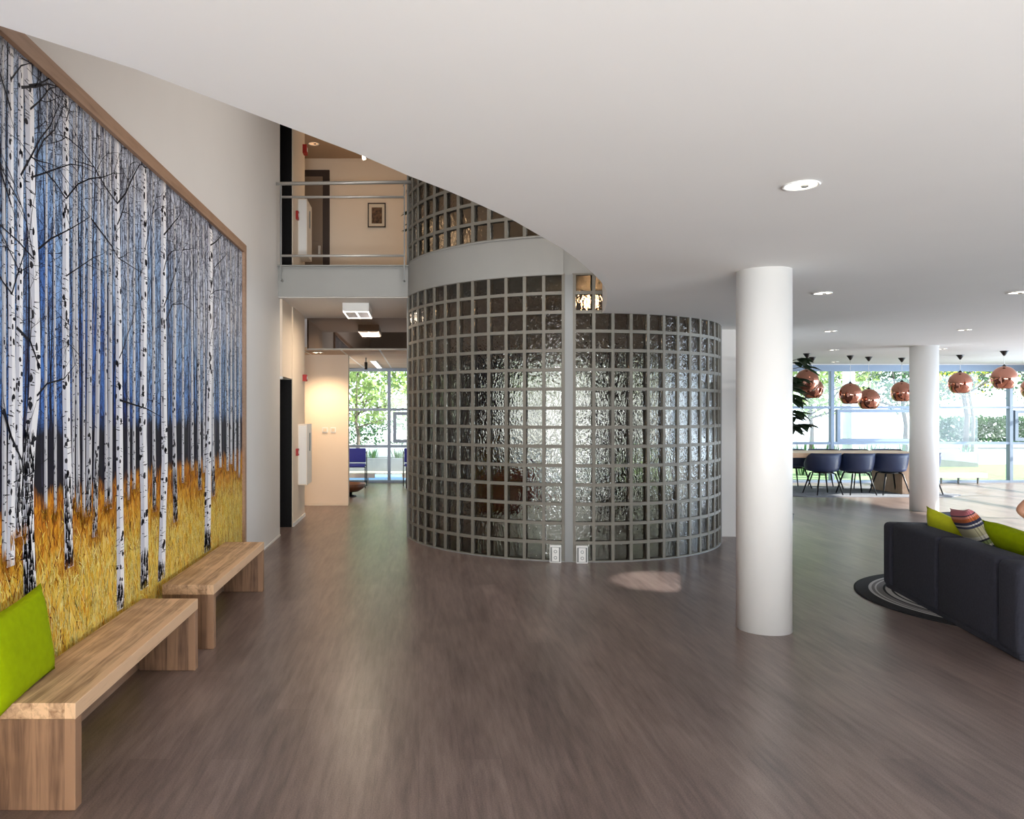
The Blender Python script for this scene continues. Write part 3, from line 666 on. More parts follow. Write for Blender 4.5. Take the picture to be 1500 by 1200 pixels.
# ------------------------------------------------------------------ sockets at the foot of the drum
def socket_box(px0, px1, label):
    xc = (px0+px1)/2; th = -.19 if xc < 830 else -.055
    c = Vector(dpt(th, DR+.085)); t = thing('floor_socket_box', label, 'socket', (c.x,c.y,0), th*.9, 'floor sockets by the grey post')
    MB().box((-.06,-.025,0), (.06,.03,.182)).build('housing', M['whitepl'], t, .003)
    m = MB(); m.box((-.052,-.028,.012), (.052,-.024,.165)); m.build('recess', M['greypl'], t)
    m = MB(); m.box((-.036,-.033,.016), (.036,-.027,.160)); cp = m.build('cover_plate', M['whitepl'], t, .002)
    for z in (.055,.12):
        m = MB(); m.lathe([(.017,0),(.017,.002),(.012,.002),(.012,.0)], 20, cap=False); o = m.build('outlet', M['greypl'], cp); o.rotation_euler = (PI/2,0,0); o.location = (0,-.033,z)
        
socket_box(808,824,'white floor socket box left of the grey post'); socket_box(842,859,'white floor socket box right of the grey post')

# ------------------------------------------------------------------ balcony railing
rl = thing('balcony_railing', 'steel balcony railing on the grey upper slab', 'railing', (-.95,9.74,FZ1))
MB().tube([(-.83,0,1.0),(.89,0,1.02)], .022).build('handrail', M['steel'], rl)
MB().tube([(-.75,0,.835),(.78,0,.835)], .015).build('rail', M['steel'], rl)
MB().tube([(-.75,0,.106),(.78,0,.106)], .015).build('rail', M['steel'], rl)
for x in (-.755,.775):
    MB().box((x-.008,-.012,-.2), (x+.008,.012,1.0)).build('post', M['postgrey'], rl)
    MB().box((x-.008,.0,-.2), (x+.008,.13,-.175)).build('bracket', M['postgrey'], rl)

# ------------------------------------------------------------------ upper room
dr = struct(MB().box((-2.1,13.13,FZ1), (-1.49,13.19,5.62)).build('door_1', M['doordark'], None), 'dark framed upper floor door', 'door')
MB().box((-2.1,13.10,FZ1+.02), (-1.6,13.14,5.50)).build('door_leaf', M['doorgrey'], dr)
for z in (3.95,4.42): MB().box((-2.05,13.085,z), (-1.65,13.10,z+.04)).build('panel_rail', M['doorgrey'], dr)
MB().box((-1.67,13.06,4.2), (-1.63,13.10,4.34)).build('door_handle', M['steel'], dr)
pc = thing('framed_picture', 'small framed brown print on the upper floor wall', 'picture', (-.70,13.17,4.87))
m = MB(); W_, H_ = .15, .205
for a, b in (((-W_,-.02,-H_),(W_,.0,-H_+.018)),((-W_,-.02,H_-.018),(W_,0,H_)),((-W_,-.02,-H_),(-W_+.018,0,H_)),((W_-.018,-.02,-H_),(W_,0,H_))): m.box(a,b)
m.build('frame', M['doordark'], pc)
MB().box((-W_+.01,-.008,-H_+.01), (W_-.01,0,H_-.01)).build('mount', M['mount'], pc)
MB().box((-.085,-.010,-.14), (.09,-.006,.13)).build('print', M['pic'], pc)
def wallbox(name, label, cat, y0, y1, z0, z1, d, m, base=WX+.045, group=None, parts=None):
    t = thing(name, label, cat, (base,(y0+y1)/2,z0), 0, group); MB().box((0,(y0-y1)/2,0), (d,(y1-y0)/2,z1-z0)).build('housing', m, t, .004)
    if parts: parts(t, (y1-y0), (z1-z0), d)
    return t
def cab_parts(t, w, h, d):
    MB().box((.01,-w/2-.006,.02), (d-.01,-w/2,h-.02)).build('door', M['whitepl'], t)
    MB().box((d,-.02,h*.55), (d+.012,.02,h*.85)).build('grip', M['greypl'], t)
def call_parts(t, w, h, d): MB().box((d,-w*.25,h*.3), (d+.006,w*.25,h*.7)).build('push_plate', M['whitepl'], t)
wallbox('hose_cabinet', 'white wall cabinet in the ground floor corridor', 'cabinet', 11.2,11.7,.53,1.40,.13, M['cabinet'], group='white wall cabinets', parts=cab_parts)
wallbox('hose_cabinet', 'white wall cabinet seen behind the balcony railing', 'cabinet', 11.2,11.7,3.81,4.62,.13, M['cabinet'], group='white wall cabinets', parts=cab_parts)
wallbox('fire_alarm', 'red alarm sounder high on the corridor wall', 'alarm', 11.65,11.75,2.03,2.13,.06, M['red'], group='red alarm devices', parts=call_parts)
wallbox('fire_alarm', 'red alarm sounder high on the upper floor wall', 'alarm', 11.65,11.78,5.42,5.55,.06, M['red'], group='red alarm devices', parts=call_parts)
wallbox('call_point', 'red call point beside the white corridor cabinet', 'alarm', 11.0,11.09,.96,1.06,.035, M['red'], group='red alarm devices', parts=call_parts)
wallbox('call_point', 'red call point beside the upper white cabinet', 'alarm', 11.0,11.09,4.28,4.40,.035, M['red'], group='red alarm devices', parts=call_parts)
for i, px in enumerate((476,488)):
    p = at(px,630,13.17); t = thing('light_switch', ('left','right')[i]+' of two white switches on the corridor end wall', 'switch', p, 0, 'switches on the corridor end wall')
    pl = MB().box((-.045,0,-.045), (.045,.02,.045)).build('plate', M['whitepl'], t, .003); MB().box((-.028,-.008,-.028), (.028,.0,.028)).build('rocker', M['mount'], pl, .002)

# surface light under the slab
lt = thing('ceiling_light_box', 'square white louvred light under the balcony slab', 'ceiling light', (-.83,10.75,FZ0-.012))
m = MB(); m.box((-.175,-.38,-.11), (.175,.38,0)); m.build('housing', M['whitepl'], lt, .003)
MB().box((-.165,-.36,-.114), (.165,.36,-.109)).build('louvre', M['louvre'], lt)
m = MB(); m.box((-.168,-.37,-.122), (-.155,.37,-.114)); m.box((.155,-.37,-.122), (.168,.37,-.114)); m.box((-.008,-.37,-.122), (.008,.37,-.114)); m.box((-.168,-.37,-.122), (.168,-.357,-.114)); m.box((-.168,.357,-.122), (.168,.37,-.114)); m.build('tube', M['tube'], lt)

# back room: fluorescent strips, hanging spot, chairs, radiators
t = thing('fluorescent_strip', 'bright fluorescent strip light in the back room ceiling', 'ceiling light', (-.85,15.9,2.53))
MB().box((-.06,-1.2,-.012), (.06,1.2,0)).build('housing', M['whitepl'], t); MB().box((-.045,-1.18,-.02), (.045,1.18,-.012)).build('tube', M['tube'], t)
t = thing('hanging_spotlight', 'black cylinder spotlight hanging from the back room ceiling', 'ceiling light', (-.93,13.9,2.53))
MB().tube([(0,0,0),(0,0,-.08)], .012).build('stem', M['greypl'], t); MB().lathe([(.028,-.21),(.028,-.08)], 20).build('housing', M['blackmetal'], t)
t = thing('hanging_spotlight', 'small lit spotlight hanging above the balcony', 'ceiling light', (-.80,11.3,TZ))
MB().tube([(0,0,0),(0,0,-.53)], .006).build('stem', M['blackmetal'], t); MB().tube([(0,0,-.53),(.02,0,-.62)], [.02,.024], 14).build('lamp', M['lampwarm'], t)

def visitor_chair(x, y, rz, label):
    t = thing('visitor_chair', label, 'chair', (x,y,0), rz, 'blue chairs in the back room')
    MB().box((-.25,-.23,.42), (.25,.22,.48)).build('seat', M['blue'], t, .025, 3)
    mb = MB(); mb.box((-.25,.20,.50), (.25,.245,.80)); mb.build('backrest', M['blue'], t, .022, 3)
    for s in (-1,1):
        MB().tube([(s*.265,-.22,0),(s*.265,-.22,.44)], .011).build('leg', M['blackmetal'], t)
        MB().tube([(s*.265,.24,0),(s*.265,.23,.45),(s*.265,.255,.74)], .011).build('leg', M['blackmetal'], t)
    for q in ((-.2,.43),(.2,.43),(.25,.7)): MB().tube([(-.265,q[0],q[1]),(.265,q[0],q[1])], .010).build('crossbar', M['blackmetal'], t)
visitor_chair(-1.36,16.35,0,'blue upholstered chair beside the cream corridor wall')
visitor_chair(-.02,16.35,.15,'blue upholstered chair half hidden by the glass drum')
def radiator(x0, x1, label):
    t = thing('low_radiator', label, 'radiator', ((x0+x1)/2,17.12,0), 0, 'low radiators under the windows'); L = (x1-x0)/2
    MB().box((-L,-.09,.13), (L,.09,.23)).build('casing', M['whitepl'], t, .005)
    for q in (-L+.2, L-.15, 0): MB().box((q-.01,-.02,0), (q+.01,.02,.13)).build('foot', M['greypl'], t)
radiator(-2.6,-.95,'low radiator by the window left of the glass drum'); radiator(-.36,1.3,'low radiator by the window behind the glass drum'); radiator(11.2,12.35,'low radiator by the window right of the far column')
t = thing('wooden_bowl', 'low walnut bowl shape on the floor showing past the corridor end wall', 'bowl', (-1.28,14.6,0))
m = MB(); m.lathe([(.02,.08),(.16,.09),(.26,.15),(.31,.24),(.29,.24),(.22,.16),(.02,.12)], 28); m.build('rim', M['woodseat'], t)
MB().lathe([(.13,0),(.12,.02),(.05,.03),(.05,.085)], 24).build('pedestal', M['blackmetal'], t)

# red chairs inside the drum, plus dark partitions added to dim the blocks
sbox('wall_blocker', (.05,13.2,0), (1.45,13.4,2.53), M['doordark'])  # added partition that darkens the view through the left blocks
sbox('wall_blocker_right', (2.95,13.0,0), (3.55,13.2,2.53), M['doordark'])  # added partition that darkens the view through the right blocks
sbox('wall_blocker_side', (4.0,12.6,0), (4.4,12.8,2.53), M['greypl'])  # added partition that darkens the outermost right blocks
def red_chair(x, y, rz, label):
    t = thing('red_chair', label, 'chair', (x,y,0), rz, 'red chairs inside the glass drum')
    MB().box((-.24,-.24,.40), (.24,.24,.46)).build('seat', M['redseat'], t, .02); MB().box((-.24,.2,.46), (.24,.25,.85)).build('backrest', M['redseat'], t, .02)
    for sx in (-1,1):
        for sy in (-1,1): MB().tube([(sx*.22,sy*.22,0),(sx*.2,sy*.2,.4)], .012).build('leg', M['steel'], t)
red_chair(.95,9.35,PI,'red chair seen blurred through the left glass blocks'); red_chair(1.45,10.4,PI*.8,'second red chair inside the drum, nearer the grey post')

# ------------------------------------------------------------------ dining area
tb = thing('dining_table', 'long wooden dining table in front of the windows', 'table', (8.1,15.35,0))
MB().box((-1.5,-.5,.70), (1.55,.5,.79)).build('tabletop', wood_mat('table_top_oak', (214,180,150), (176,142,112), 'X', board=.11), tb, .004)
MB().box((-1.5,-.5,.0), (-1.24,.5,.70)).build('end_panel', M['table_wood'], tb, .004)
MB().box((1.05,-.5,.0), (1.3,.5,.70)).build('end_panel', M['table_wood'], tb, .004)
rgm = MB(); rgm.mi = 0; pts = [(6.3,14.9),(7.15,14.43),(9.8,14.43),(10.2,14.75),(9.7,16.4),(6.7,16.5)]
rgm.poly(pts, 0.0, .012); tag(rgm.build('flat_rug', M['greyrug']), 'grey angular rug under the dining table', 'rug')
TD = []
def tub_chair():
    t = thing('tub_chair', 'navy tub chair', 'chair')
    mb = MB(); mb.smooth = True; n = 32; rows = 10; rings = []
    for j in range(rows+1):
        v = j/rows; ring = []
        for i in range(n):
            a = 2*PI*i/n                      # a = -pi/2 is the back
            bk = .5-.5*math.sin(a)            # 1 at the back, 0 in front
            rim = .445+.335*max(0, min(1, (bk-.12)/.55))**.75
            if v < .45: r = .25*(v/.45); z = .425+.01*(v/.45)**2
            else:
                u = (v-.45)/.55; r = .25+.055*math.sin(u*PI*.5)-.0*u; z = .435+(rim-.435)*u**1.25
            ring.append(mb.bm.verts.new((r*1.06*math.cos(a), r*math.sin(a), z)))
        rings.append(ring)
    for a_, b_ in zip(rings, rings[1:]):
        for i in range(n):
            try: mb.face([a_[i], a_[(i+1)%n], b_[(i+1)%n], b_[i]])
            except Exception: pass
    bmesh.ops.remove_doubles(mb.bm, verts=mb.bm.verts[:], dist=.0005)
    o = mb.build('seat_shell', M['shell'], t); sd_ = o.modifiers.new('s','SOLIDIFY'); sd_.thickness = .016
    m = MB(); m.lathe([(.17,.40),(.15,.425)], 20); m.build('seat_frame', M['leg'], t)
    for sx in (-1,1):
        for sy in (-1,1): MB().tube([(sx*.11,sy*.11,.415),(sx*.155,sy*.155,.39),(sx*.25,sy*.24,0)], [.016,.016,.011]).build('leg', M['leg'], t)
    return t
ch0 = tub_chair(); used = [0]
def put_chair(x, y, rz, label):
    t = ch0 if not used[0] else copy_tree(ch0); used[0] = 1
    t.location = (x,y,.012); t.rotation_euler = (0,0,rz); t['label'] = label; t['group'] = 'tub chairs at the dining table'
for i, (px, y, rz, w) in enumerate(((1205,14.88,0.08,'leftmost navy tub chair on the near side of the dining table'),(1254,14.86,.02,'second navy tub chair from the left on the near side of the table'),(1303,14.86,-.04,'third navy tub chair from the left, just left of the far column'),(1350,15.0,0,'navy tub chair mostly hidden behind the far column'))):
    put_chair((px-PX)/F*y, y, rz, w)
for px, y, rz, w in ((1162,16.12,PI+.1,'leftmost tub chair on the window side of the dining table'),(1209,16.12,PI-.1,'second tub chair on the window side of the table, between near chairs'),(1256,16.12,PI+.12,'third tub chair on the window side of the table'),(1303,16.12,PI,'fourth tub chair on the window side, nearest the far column')):
    put_chair((px-PX)/F*y, y, rz, w)

pend = [(1182,518,558,14.13,'copper globe pendant nearest the leafy plant, left of all'),(1190,524,570,15.1,'copper globe pendant half hidden behind the leftmost one'),(1245.6,521,578,14.66,'copper globe pendant third from the left, above the second chair'),
        (1272.5,523,586,15.0,'lowest copper globe pendant, fourth from the left'),(1321,524.5,575,15.3,'copper globe pendant just left of the far column'),(1406.5,520,562,14.5,'copper globe pendant just right of the far column'),
        (1471,514,554.5,13.5,'largest copper globe pendant, near the right edge'),(1513,521,570,14.6,'copper globe pendant cut off by the right picture edge')]
for px, cy, gy, Y, lab in pend:
    X = (px-PX)/F*Y; gz = H+(PY-gy)/F*Y-SZ; R_ = .197
    t = thing('pendant_lamp', lab, 'pendant lamp', (X,Y,SZ), 0, 'copper globe pendants over the dining area')
    MB().lathe([(.012,-.085),(.065,-.004),(.065,0)], 24).build('canopy', M['blackmetal'], t)
    MB().tube([(0,0,-.08),(0,0,gz+.2)], .004, 6).build('cord', M['whitepl'], t)
    prof = [(R_*math.cos(a), gz+R_*1.08*math.sin(a)) for a in [math.radians(-55+i*(141)/22) for i in range(23)]]
    o = MB().lathe(prof, 40, cap=False).build('shade', M['copper'], t); so = o.modifiers.new('s','SOLIDIFY'); so.thickness = .004; so.offset = -1
    MB().lathe([(.03,gz+R_*1.06),(.035,gz+R_*1.09),(.02,gz+R_*1.14),(.006,gz+R_*1.24)], 16).build('cap', M['blackmetal'], t)
    MB().lathe([(.01,gz-.06),(.03,gz-.03),(.03,gz+.02),(.012,gz+.06),(.012,gz+R_*.93)], 14).build('bulb', M['whitepl'], t)

# ------------------------------------------------------------------ lounge
RA = -.182
sofa = thing('sofa', 'low charcoal sofa seen from behind on the round rug', 'sofa', (3.80,4.97,.0), RA)
MB().box((.02,.02,.0), (.93,2.15,.24)).build('base', M['sofa'], sofa, .02, 3)
for a, b, nm in ((.005,.27,'armrest'),(1.97,2.165,'armrest')): MB().box((0,a,.03), (.95,b-.004,.615 if a < 1 else .60)).build(nm, M['sofa'], sofa, .045, 4)
for a, b in ((.272,1.12),(1.122,1.968)):
    MB().box((.005,a,.03), (.24,b,.625)).build('backrest', M['sofa'], sofa, .05, 4)
    MB().box((.24,a,.24), (.93,b,.41)).build('seat_cushion', M['sofa'], sofa, .04, 3)
def L2W(x, y, z): c, s_ = math.cos(RA), math.sin(RA); return (3.80+x*c-y*s_, 4.97+x*s_+y*c, z)
cushion('cushion', .44,.42,.13, M['yellow'], 'lime yellow cushion against the far arm of the sofa', 'scatter cushions', L2W(.37,1.75,.53), (math.radians(20),math.radians(14),RA-PI/2+.35))
cushion('cushion', .40,.44,.13, M['stripe'], 'multicoloured striped cushion on the sofa', 'scatter cushions', L2W(.36,1.30,.63), (math.radians(30),math.radians(-6),RA-PI/2-.1))
cushion('cushion', .62,.44,.14, M['green'], 'lime green cushion tipped over the near end of the sofa back', 'scatter cushions', L2W(.38,.66,.585), (math.radians(34),math.radians(4),RA-PI/2+.1))
rr = MB(); rr.lathe([(1.24,0),(1.24,.008),(1.22,.012)], 96, (0,0,0)); o = rr.build('round_rug', M['rug']); o.location = (5.02,6.5,0); tag(o, 'round black and white patterned rug under the sofa', 'rug')
ac = thing('lounge_chair', 'slate grey rounded lounge chair beyond the sofa cushions', 'armchair', (5.28,7.5,.012), 0)
mb = MB(); mb.smooth = True; n = 40
prof = lambda a: .40+.18*max(0,min(1,(.62-math.sin(a+PI*.65))/.8))
rings = []
for (r, f) in ((.24,0),(.29,.15),(.31,.6),(.30,.93),(.28,1.0),(.24,.95),(.21,.6)):
    rings.append([mb.bm.verts.new((r*math.cos(2*PI*i/n), r*math.sin(2*PI*i/n), .14+(prof(2*PI*i/n)-.14)*f)) for i in range(n)])
for a_, b_ in zip(rings, rings[1:]):
    for i in range(n): mb.face([a_[i],a_[(i+1)%n],b_[(i+1)%n],b_[i]])
mb.face(rings[0][::-1]); mb.build('shell', M['armgrey'], ac)
MB().lathe([(.2,.2),(.22,.32),(.2,.37),(.0001,.38)], 32).build('seat_cushion', M['armgrey'], ac)
for k in range(4): MB().tube([(.2*math.cos(k*PI/2+.7),.2*math.sin(k*PI/2+.7),.16),(.27*math.cos(k*PI/2+.7),.27*math.sin(k*PI/2+.7),0)], .013).build('leg', M['leg'], ac)

# ------------------------------------------------------------------ seated person (only an elbow is inside the frame)
def skin_mesh(name, m, parent, verts, edges, radii, root=0, sub=2):
    me = bpy.data.meshes.new(name); me.from_pydata(verts, edges, []); me.materials.append(m)
    o = bpy.data.objects.new(name, me); C.objects.link(o); o.parent = parent
    sk_ = o.modifiers.new('skin','SKIN'); sk_.use_smooth_shade = True
    for i, r in enumerate(radii):
        me.skin_vertices[0].data[i].radius = r if isinstance(r, tuple) else (r,r)
    me.skin_vertices[0].data[root].use_root = True
    s_ = o.modifiers.new('sub','SUBSURF'); s_.levels = sub; s_.render_levels = sub
    return o
pp = thing('person', 'person sitting on the sofa, bare elbow at the right picture edge', 'person', (4.795,5.75,0), RA)
# local: facing +X, pelvis at origin on the seat
V = [(0,0,.50),(-.02,0,.66),(-.03,0,.86),(-.02,0,1.00),(0,0,1.10),(.02,0,1.17),   # 0-5 pelvis..neck
     (-.02,.17,1.03),(-.24,.235,.83),(-.06,.14,.70),(.02,.10,.66),                    # 6-9 left arm: shoulder, elbow, wrist, palm
     (-.02,-.17,1.03),(-.05,-.24,.80),(.18,-.16,.66),(.25,-.12,.65),              # 10-13 right arm
     (.08,.10,.49),(.44,.13,.50),(.47,.12,.10),(.60,.12,.05),                     # 14-17 left leg
     (.08,-.10,.49),(.44,-.12,.50),(.47,-.12,.10),(.60,-.12,.05)]
E_ = [(0,1),(1,2),(2,3),(3,4),(4,5),(3,6),(6,7),(7,8),(8,9),(3,10),(10,11),(11,12),(12,13),(0,14),(14,15),(15,16),(16,17),(0,18),(18,19),(19,20),(20,21)]
R__ = [(.13,.15),(.11,.13),(.12,.15),(.10,.13),.055,.05,.06,.040,.026,.028,.06,.040,.026,.028,.085,.062,.04,.035,.085,.062,.04,.035]
skin_mesh('body', M['skin'], pp, V, E_, R__)
Vs = [(0,0,.50),(-.02,0,.66),(-.03,0,.86),(-.02,0,1.03),(-.02,.17,1.035),(-.075,.185,.985),(-.02,-.17,1.035),(-.03,-.20,.95)]
skin_mesh('shirt', M['shirt'], pp, Vs, [(0,1),(1,2),(2,3),(3,4),(4,5),(3,6),(6,7)], [(.15,.17),(.13,.15),(.14,.17),(.115,.13),.072,.058,.072,.058])
Vj = [(0,0,.50),(.08,.10,.49),(.44,.13,.50),(.47,.12,.12),(.08,-.10,.49),(.44,-.12,.50),(.47,-.12,.12)]
skin_mesh('trousers', M['jeans'], pp, Vj, [(0,1),(1,2),(2,3),(0,4),(4,5),(5,6)], [(.15,.17),.10,.075,.06,.10,.075,.06])
mb = MB(); bmesh.ops.create_uvsphere(mb.bm, u_segments=24, v_segments=18, radius=1)
for v in mb.bm.verts:
    x, y, z = v.co; k = 1-.22*max(0,-z)
    v.co = Vector((x*.098*k+.03+(.022 if (x > .9 and abs(y) < .3 and -.35 < z < .1) else 0), y*.076*k, z*.118+1.29))
for f in mb.bm.faces: f.smooth = True
mb.build('head', M['skin'], pp)
mb = MB(); bmesh.ops.create_uvsphere(mb.bm, u_segments=24, v_segments=18, radius=1)
for v in mb.bm.verts:
    x, y, z = v.co; v.co = Vector((x*.108+.012-(0 if x < .3 else .03), y*.088, z*.12+1.305 if z > -.3 or x < 0 else 1.27))
for f in mb.bm.faces: f.smooth = True
mb.build('hair', M['hair'], pp)
for s_, bx_, by_, bz_ in ((1,.02,.10,.66),(-1,.25,-.12,.65)):
    for k in range(4):
        dy = (-.024+.016*k); L_ = (.062,.072,.068,.054)[k]
        skin_mesh('finger', M['skin'], pp, [(bx_,by_+dy,bz_),(bx_+.04,by_+dy,bz_+.004),(bx_+.04+L_*.5,by_+dy,bz_-.006),(bx_+.04+L_*.9,by_+dy,bz_-.028)], [(0,1),(1,2),(2,3)], [.010,.009,.008,.007], 0, 1)
    skin_mesh('thumb', M['skin'], pp, [(bx_-.01,by_-s_*.02,bz_),(bx_+.02,by_-s_*.05,bz_+.004),(bx_+.05,by_-s_*.06,bz_-.006)], [(0,1),(1,2)], [.011,.010,.008], 0, 1)

# ------------------------------------------------------------------ plants
def leaf(mb, p, d, L, w, droop=.3):
    d = Vector(d).normalized(); u = d.cross(Vector((0,0,1))); u = u.normalized() if u.length > 1e-3 else Vector((1,0,0))
    n = 5; prev = None
    for i in range(n+1):
        t_ = i/n; c = Vector(p)+d*L*t_+Vector((0,0,-droop*L*t_*t_)); ww = w*math.sin(PI*min(1,.08+t_*.92))**.8*.5+.001
        a, m_, b = mb.bm.verts.new(c-u*ww), mb.bm.verts.new(c+Vector((0,0,-ww*.35))), mb.bm.verts.new(c+u*ww)
        if prev: mb.face([prev[0],prev[1],m_,a]); mb.face([prev[1],prev[2],b,m_])
        prev = (a,m_,b)
def potted(name, label, loc, stem_h, zlo, n, L, w, R0, seed, pot=(.19,.38)):
    rnd = random.Random(seed); t = thing(name, label, 'plant', loc)
    MB().lathe([(pot[0]*.75,0),(pot[0],pot[1]),(pot[0]*.9,pot[1]),(pot[0]*.88,pot[1]-.04),(.001,pot[1]-.05)], 28).build('pot', M['terracotta'], t)
    st = MB(); lf = MB(); lf.smooth = True
    st.tube([(0,0,pot[1]-.05),(.03,0,stem_h*.5),(0,.02,stem_h)], [.018,.014,.006])
    for i in range(n):
        z = zlo+(stem_h-zlo)*rnd.random(); a = rnd.uniform(0,2*PI); d = Vector((math.cos(a),math.sin(a),rnd.uniform(.0,.6)))
        p = Vector((0,0,z)); e = p+d*R0*rnd.uniform(.5,1); st.tube([p,e], [.006,.004], 6)
        for k in range(5):
            b_ = a+(k-2)*.55; leaf(lf, e, (math.cos(b_),math.sin(b_),rnd.uniform(-.15,.3)), L*rnd.uniform(.75,1.1), w, rnd.uniform(.2,.6))
    st.build('stem', M['bark'], t); lf.build('foliage', M['leaf'], t, recalc=False); return t
potted('potted_plant', 'tall dark green plant standing behind the near column', (4.24,9.3,0), 2.15, 1.30, 44, .22, .095, .28, 3)
potted('potted_plant', 'leafy plant on the upper floor behind the drum edge', (.08,11.3,FZ1), 1.9, .6, 22, .16, .05, .22, 5)

# ------------------------------------------------------------------ outdoors
o = MB().box((-60,BY+.1,-.16), (90,70,-.06)).build('ground', M['paving']); struct(o)
o = MB().box((RX+.2,-40,-.16), (90,BY+.1,-.06)).build('ground_side', M['paving']); struct(o)
o = struct(MB().box((4.6,BY+.15,-.07), (26,23.4,-.01)).build('lawn', M['grass'])); o['kind'] = 'structure'
o = struct(MB().box((-8,BY+.15,-.07), (4.4,19.6,-.005)).build('blue_terrace', M['bluepave']))
o = struct(MB().box((-8,19.6,-.07), (4.4,21.2,.03)).build('gravel_bed', mat('gravel', (150,144,130), .95, var=.4, scale=40)))
def planter(x0, x1, y, z0, z1, label):
    t = thing('concrete_planter', label, 'planter', ((x0+x1)/2,y,z0), 0, 'concrete planters outdoors'); L = (x1-x0)/2
    m = MB(); m.box((-L,-.3,0), (L,-.2,z1-z0)); m.box((-L,.2,0), (L,.3,z1-z0)); m.box((-L,-.2,0), (-L+.1,.2,z1-z0)); m.box((L-.1,-.2,0), (L,.2,z1-z0)); m.build('walls', M['concrete'], t)
    MB().box((-L+.1,-.2,0), (L-.1,.2,z1-z0-.05)).build('soil', M['bark'], t); return t
planter(-3,3.4,20.5,.03,.36,'long concrete planter outside behind the blue chairs')
planter(13.2,15.9,22.6,-.01,.40,'concrete planter on the lawn outside right of the far column')
def tuft(x, y, z, h, n, seed, label):
    rnd = random.Random(seed); mb = MB()
    for i in range(n):
        a = rnd.uniform(0,2*PI); r = rnd.uniform(0,.14); leaf(mb, (x+r*math.cos(a), y+r*math.sin(a), z), (math.cos(a)*.3, math.sin(a)*.3, 1), h*rnd.uniform(.5,1), .022, .1)
    o = mb.build('ornamental_grass', M['leaf4'], recalc=False); tag(o, label, 'plant', 'grass tufts outside the windows')
for i, (x, lab) in enumerate(((-2.1,'grass tuft in the outdoor planter, behind the left blue chair'),(-1.2,'grass tuft in the outdoor planter, right of the left blue chair'),(-.55,'grass tuft in the outdoor planter, behind the window post'),(.0,'grass tuft in the outdoor planter, by the drum edge'))): tuft(x, 20.5, .3, .42, 36, 20+i, lab)
for i, px in enumerate((1175,1205,1232,1272,1290,1322)):
    tuft((px-PX)/F*19.4, 19.4, -.02, 1.15, 40, 40+i, ('first','second','third','fourth','fifth','sixth')[i]+' tall grass tuft from the left outside the dining window')
tuft((1418-PX)/F*22.6*.995, 22.6, .33, .4, 24, 77, 'small grass tuft in the lawn planter')
# outdoor lit column carrying the canopy
for i, (px, Y) in enumerate(((1243,18.6),)):
    o = MB().lathe([(.13,0),(.13,4.2)], 28, (0,0,0)).build('outdoor_column', M['column']); o.location = ((px-PX)/F*Y, Y, -.05); tag(o, 'slim pale round post outside the dining window', 'column')
def tree(label, x, y, z, h, r, n, mat_, seed, trunk=.09, lo=.35, ls=.16, cat='tree', group=None, nm='tree', fork=True):
    rnd = random.Random(seed); t = thing(nm, label, cat, (x,y,z), 0, group or 'trees beyond the windows')
    m = MB(); m.tube([(0,0,0),(.06,0,h*lo*.6),(-.05,.05,h*lo),(.1,0,h*.75)], [trunk,trunk*.85,trunk*.75,trunk*.25], 10)
    if fork:
        for k in range(7):
            a = rnd.uniform(0,2*PI); z0 = h*rnd.uniform(lo*.8,lo*1.5); q = Vector((math.cos(a),math.sin(a),0))*r*rnd.uniform(.6,.95)
            m.tube([(0,0,z0), tuple(q*.5+Vector((0,0,z0+.35))), tuple(q+Vector((0,0,z0+h*rnd.uniform(.1,.35))))], [trunk*.45,trunk*.3,trunk*.08], 7)
    m.build('trunk', M['bark'], t)
    lf = MB()
    for i in range(n):
        u = Vector((rnd.gauss(0,1),rnd.gauss(0,1),rnd.gauss(0,1))).normalized()*rnd.random()**.4
        c = Vector((u.x*r, u.y*r, h*lo+(h*(1-lo))*.5+u.z*h*(1-lo)*.55))
        if mnoise.noise(c*1.6+Vector((seed,0,0))) < -.12: continue
        a_ = Vector((rnd.gauss(0,1),rnd.gauss(0,1),rnd.gauss(0,1))).normalized(); b_ = a_.cross(Vector((rnd.gauss(0,1),rnd.gauss(0,1),.3))).normalized(); L = ls*rnd.uniform(.5,1.2)
        v = [lf.bm.verts.new(c+p_) for p_ in (-a_*L*.5, b_*L*.28, a_*L*.5, -b_*L*.28)]; lf.face(v)
    lf.build('foliage', mat_, t, recalc=False); return t
tree('broad fresh green tree beyond the left window', -2.0,25.5,-.05,6.0,3.0,15000,M['leaf2'],1,.07,.22,.19)
tree('fresh green tree whose crown shows beside the drum edge', 1.6,27,-.05,6.5,2.9,13000,M['leaf2'],2,.08,.22,.19)
tree('dark green tree far left beyond the blue chairs', -6.0,28,-.05,6.5,3.0,6000,M['leaf4'],3,.12,.3,.17)
tree('dense green tree beyond the left pendants', 15.0,30,-.05,6.5,2.6,12000,M['leaf2'],4,.09,.24,.19)
tree('leafy tree beyond the middle pendants', 19.2,31,-.05,7,3.0,13000,M['leaf4'],5,.10,.25,.19)
tree('tree behind the far column', 23,33,-.05,7,3.0,6000,M['leaf4'],6,.12,.33,.18)
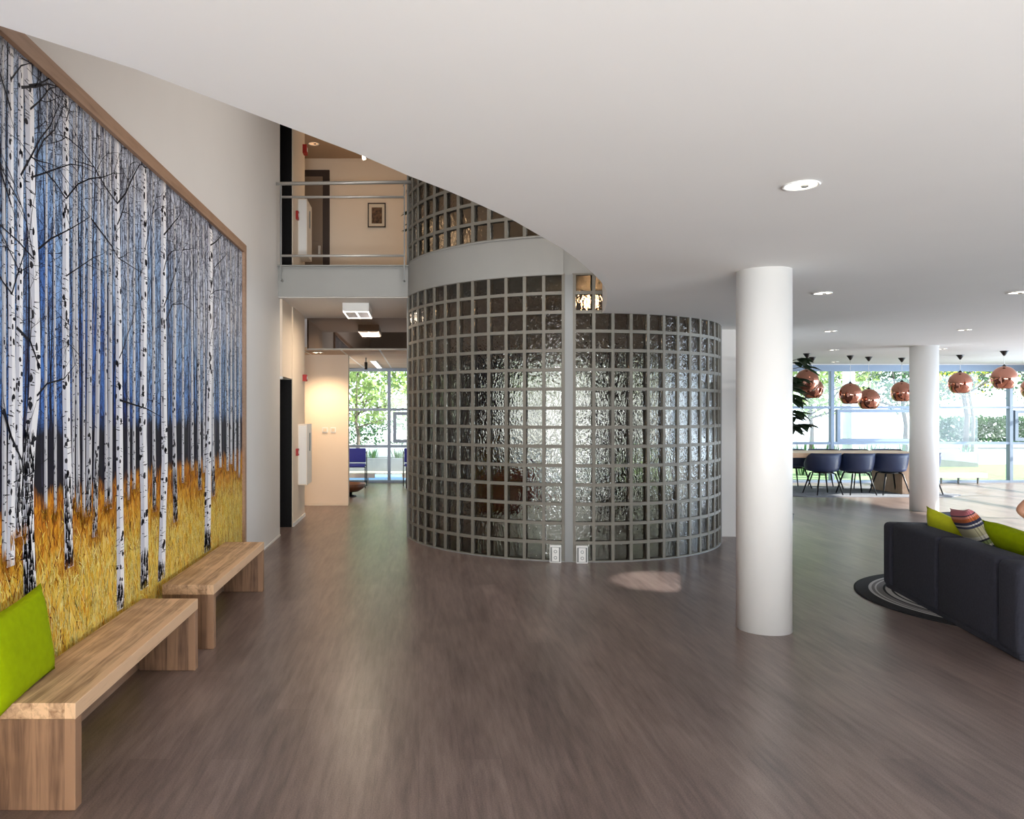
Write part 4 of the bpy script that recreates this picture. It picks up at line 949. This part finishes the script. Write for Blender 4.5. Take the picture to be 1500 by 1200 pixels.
tree('thin forked tree with yellow green leaves standing at the lawn edge', 16.45,23.35,-.05,5.4,2.1,2600,M['leaf3'],8,.055,.42,.13)
tree('bushy tree beyond the right end of the windows', 26.5,32,-.05,7,3.4,6000,M['leaf4'],9,.12,.25,.18)
tree('tree beyond the centre windows, seen through the drum', 7,27,-.05,6.5,3.2,6000,M['leaf2'],10,.12,.3,.18)
def hedge(x0, x1, y, z0, z1, n, m_, seed, label):
    rnd = random.Random(seed); lf = MB()
    for i in range(n):
        c = Vector((rnd.uniform(x0,x1), y+rnd.uniform(-.5,.5), z0+(z1-z0)*rnd.random()**.8*(1+.15*mnoise.noise(Vector((i*.01,0,0))))))
        a_ = Vector((rnd.gauss(0,1),rnd.gauss(0,1),rnd.gauss(0,1))).normalized(); b_ = a_.cross(Vector((rnd.gauss(0,1),rnd.gauss(0,1),.3))).normalized(); L = .16*rnd.uniform(.5,1.2)
        lf.face([lf.bm.verts.new(c+p_) for p_ in (-a_*L*.5, b_*L*.3, a_*L*.5, -b_*L*.3)])
    tag(lf.build('hedge', m_, recalc=False), label, 'hedge')
hedge(22,32,34,.2,1.3,9000,M['leaf4'],31,'clipped hedge beyond the lawn on the right')
hedge(-9,3,36,.0,1.3,5000,M['leaf4'],32,'low hedge far beyond the left window')
t = thing('outdoor_bin', 'small dark bin on the lawn by the thin tree', 'bin', (15.85,22.95,-.01)); MB().lathe([(.11,0),(.13,.26),(.13,.28)], 16).build('body', M['greypl'], t); MB().lathe([(.135,.28),(.12,.31)], 16).build('lid', M['blackmetal'], t)

# ------------------------------------------------------------------ view
sc = bpy.context.scene
sc.view_settings.view_transform = 'Standard'; sc.view_settings.look = 'None'; sc.view_settings.gamma = 1; sc.view_settings.exposure = 0.0
sc.view_settings.use_curve_mapping = False
sc.cycles.use_denoising = True
sc.cycles.max_bounces = 14; sc.cycles.diffuse_bounces = 5; sc.cycles.transmission_bounces = 12; sc.cycles.transparent_max_bounces = 12
sc.cycles.caustics_reflective = False; sc.cycles.sample_clamp_indirect = 8
bpy.context.view_layer.update()
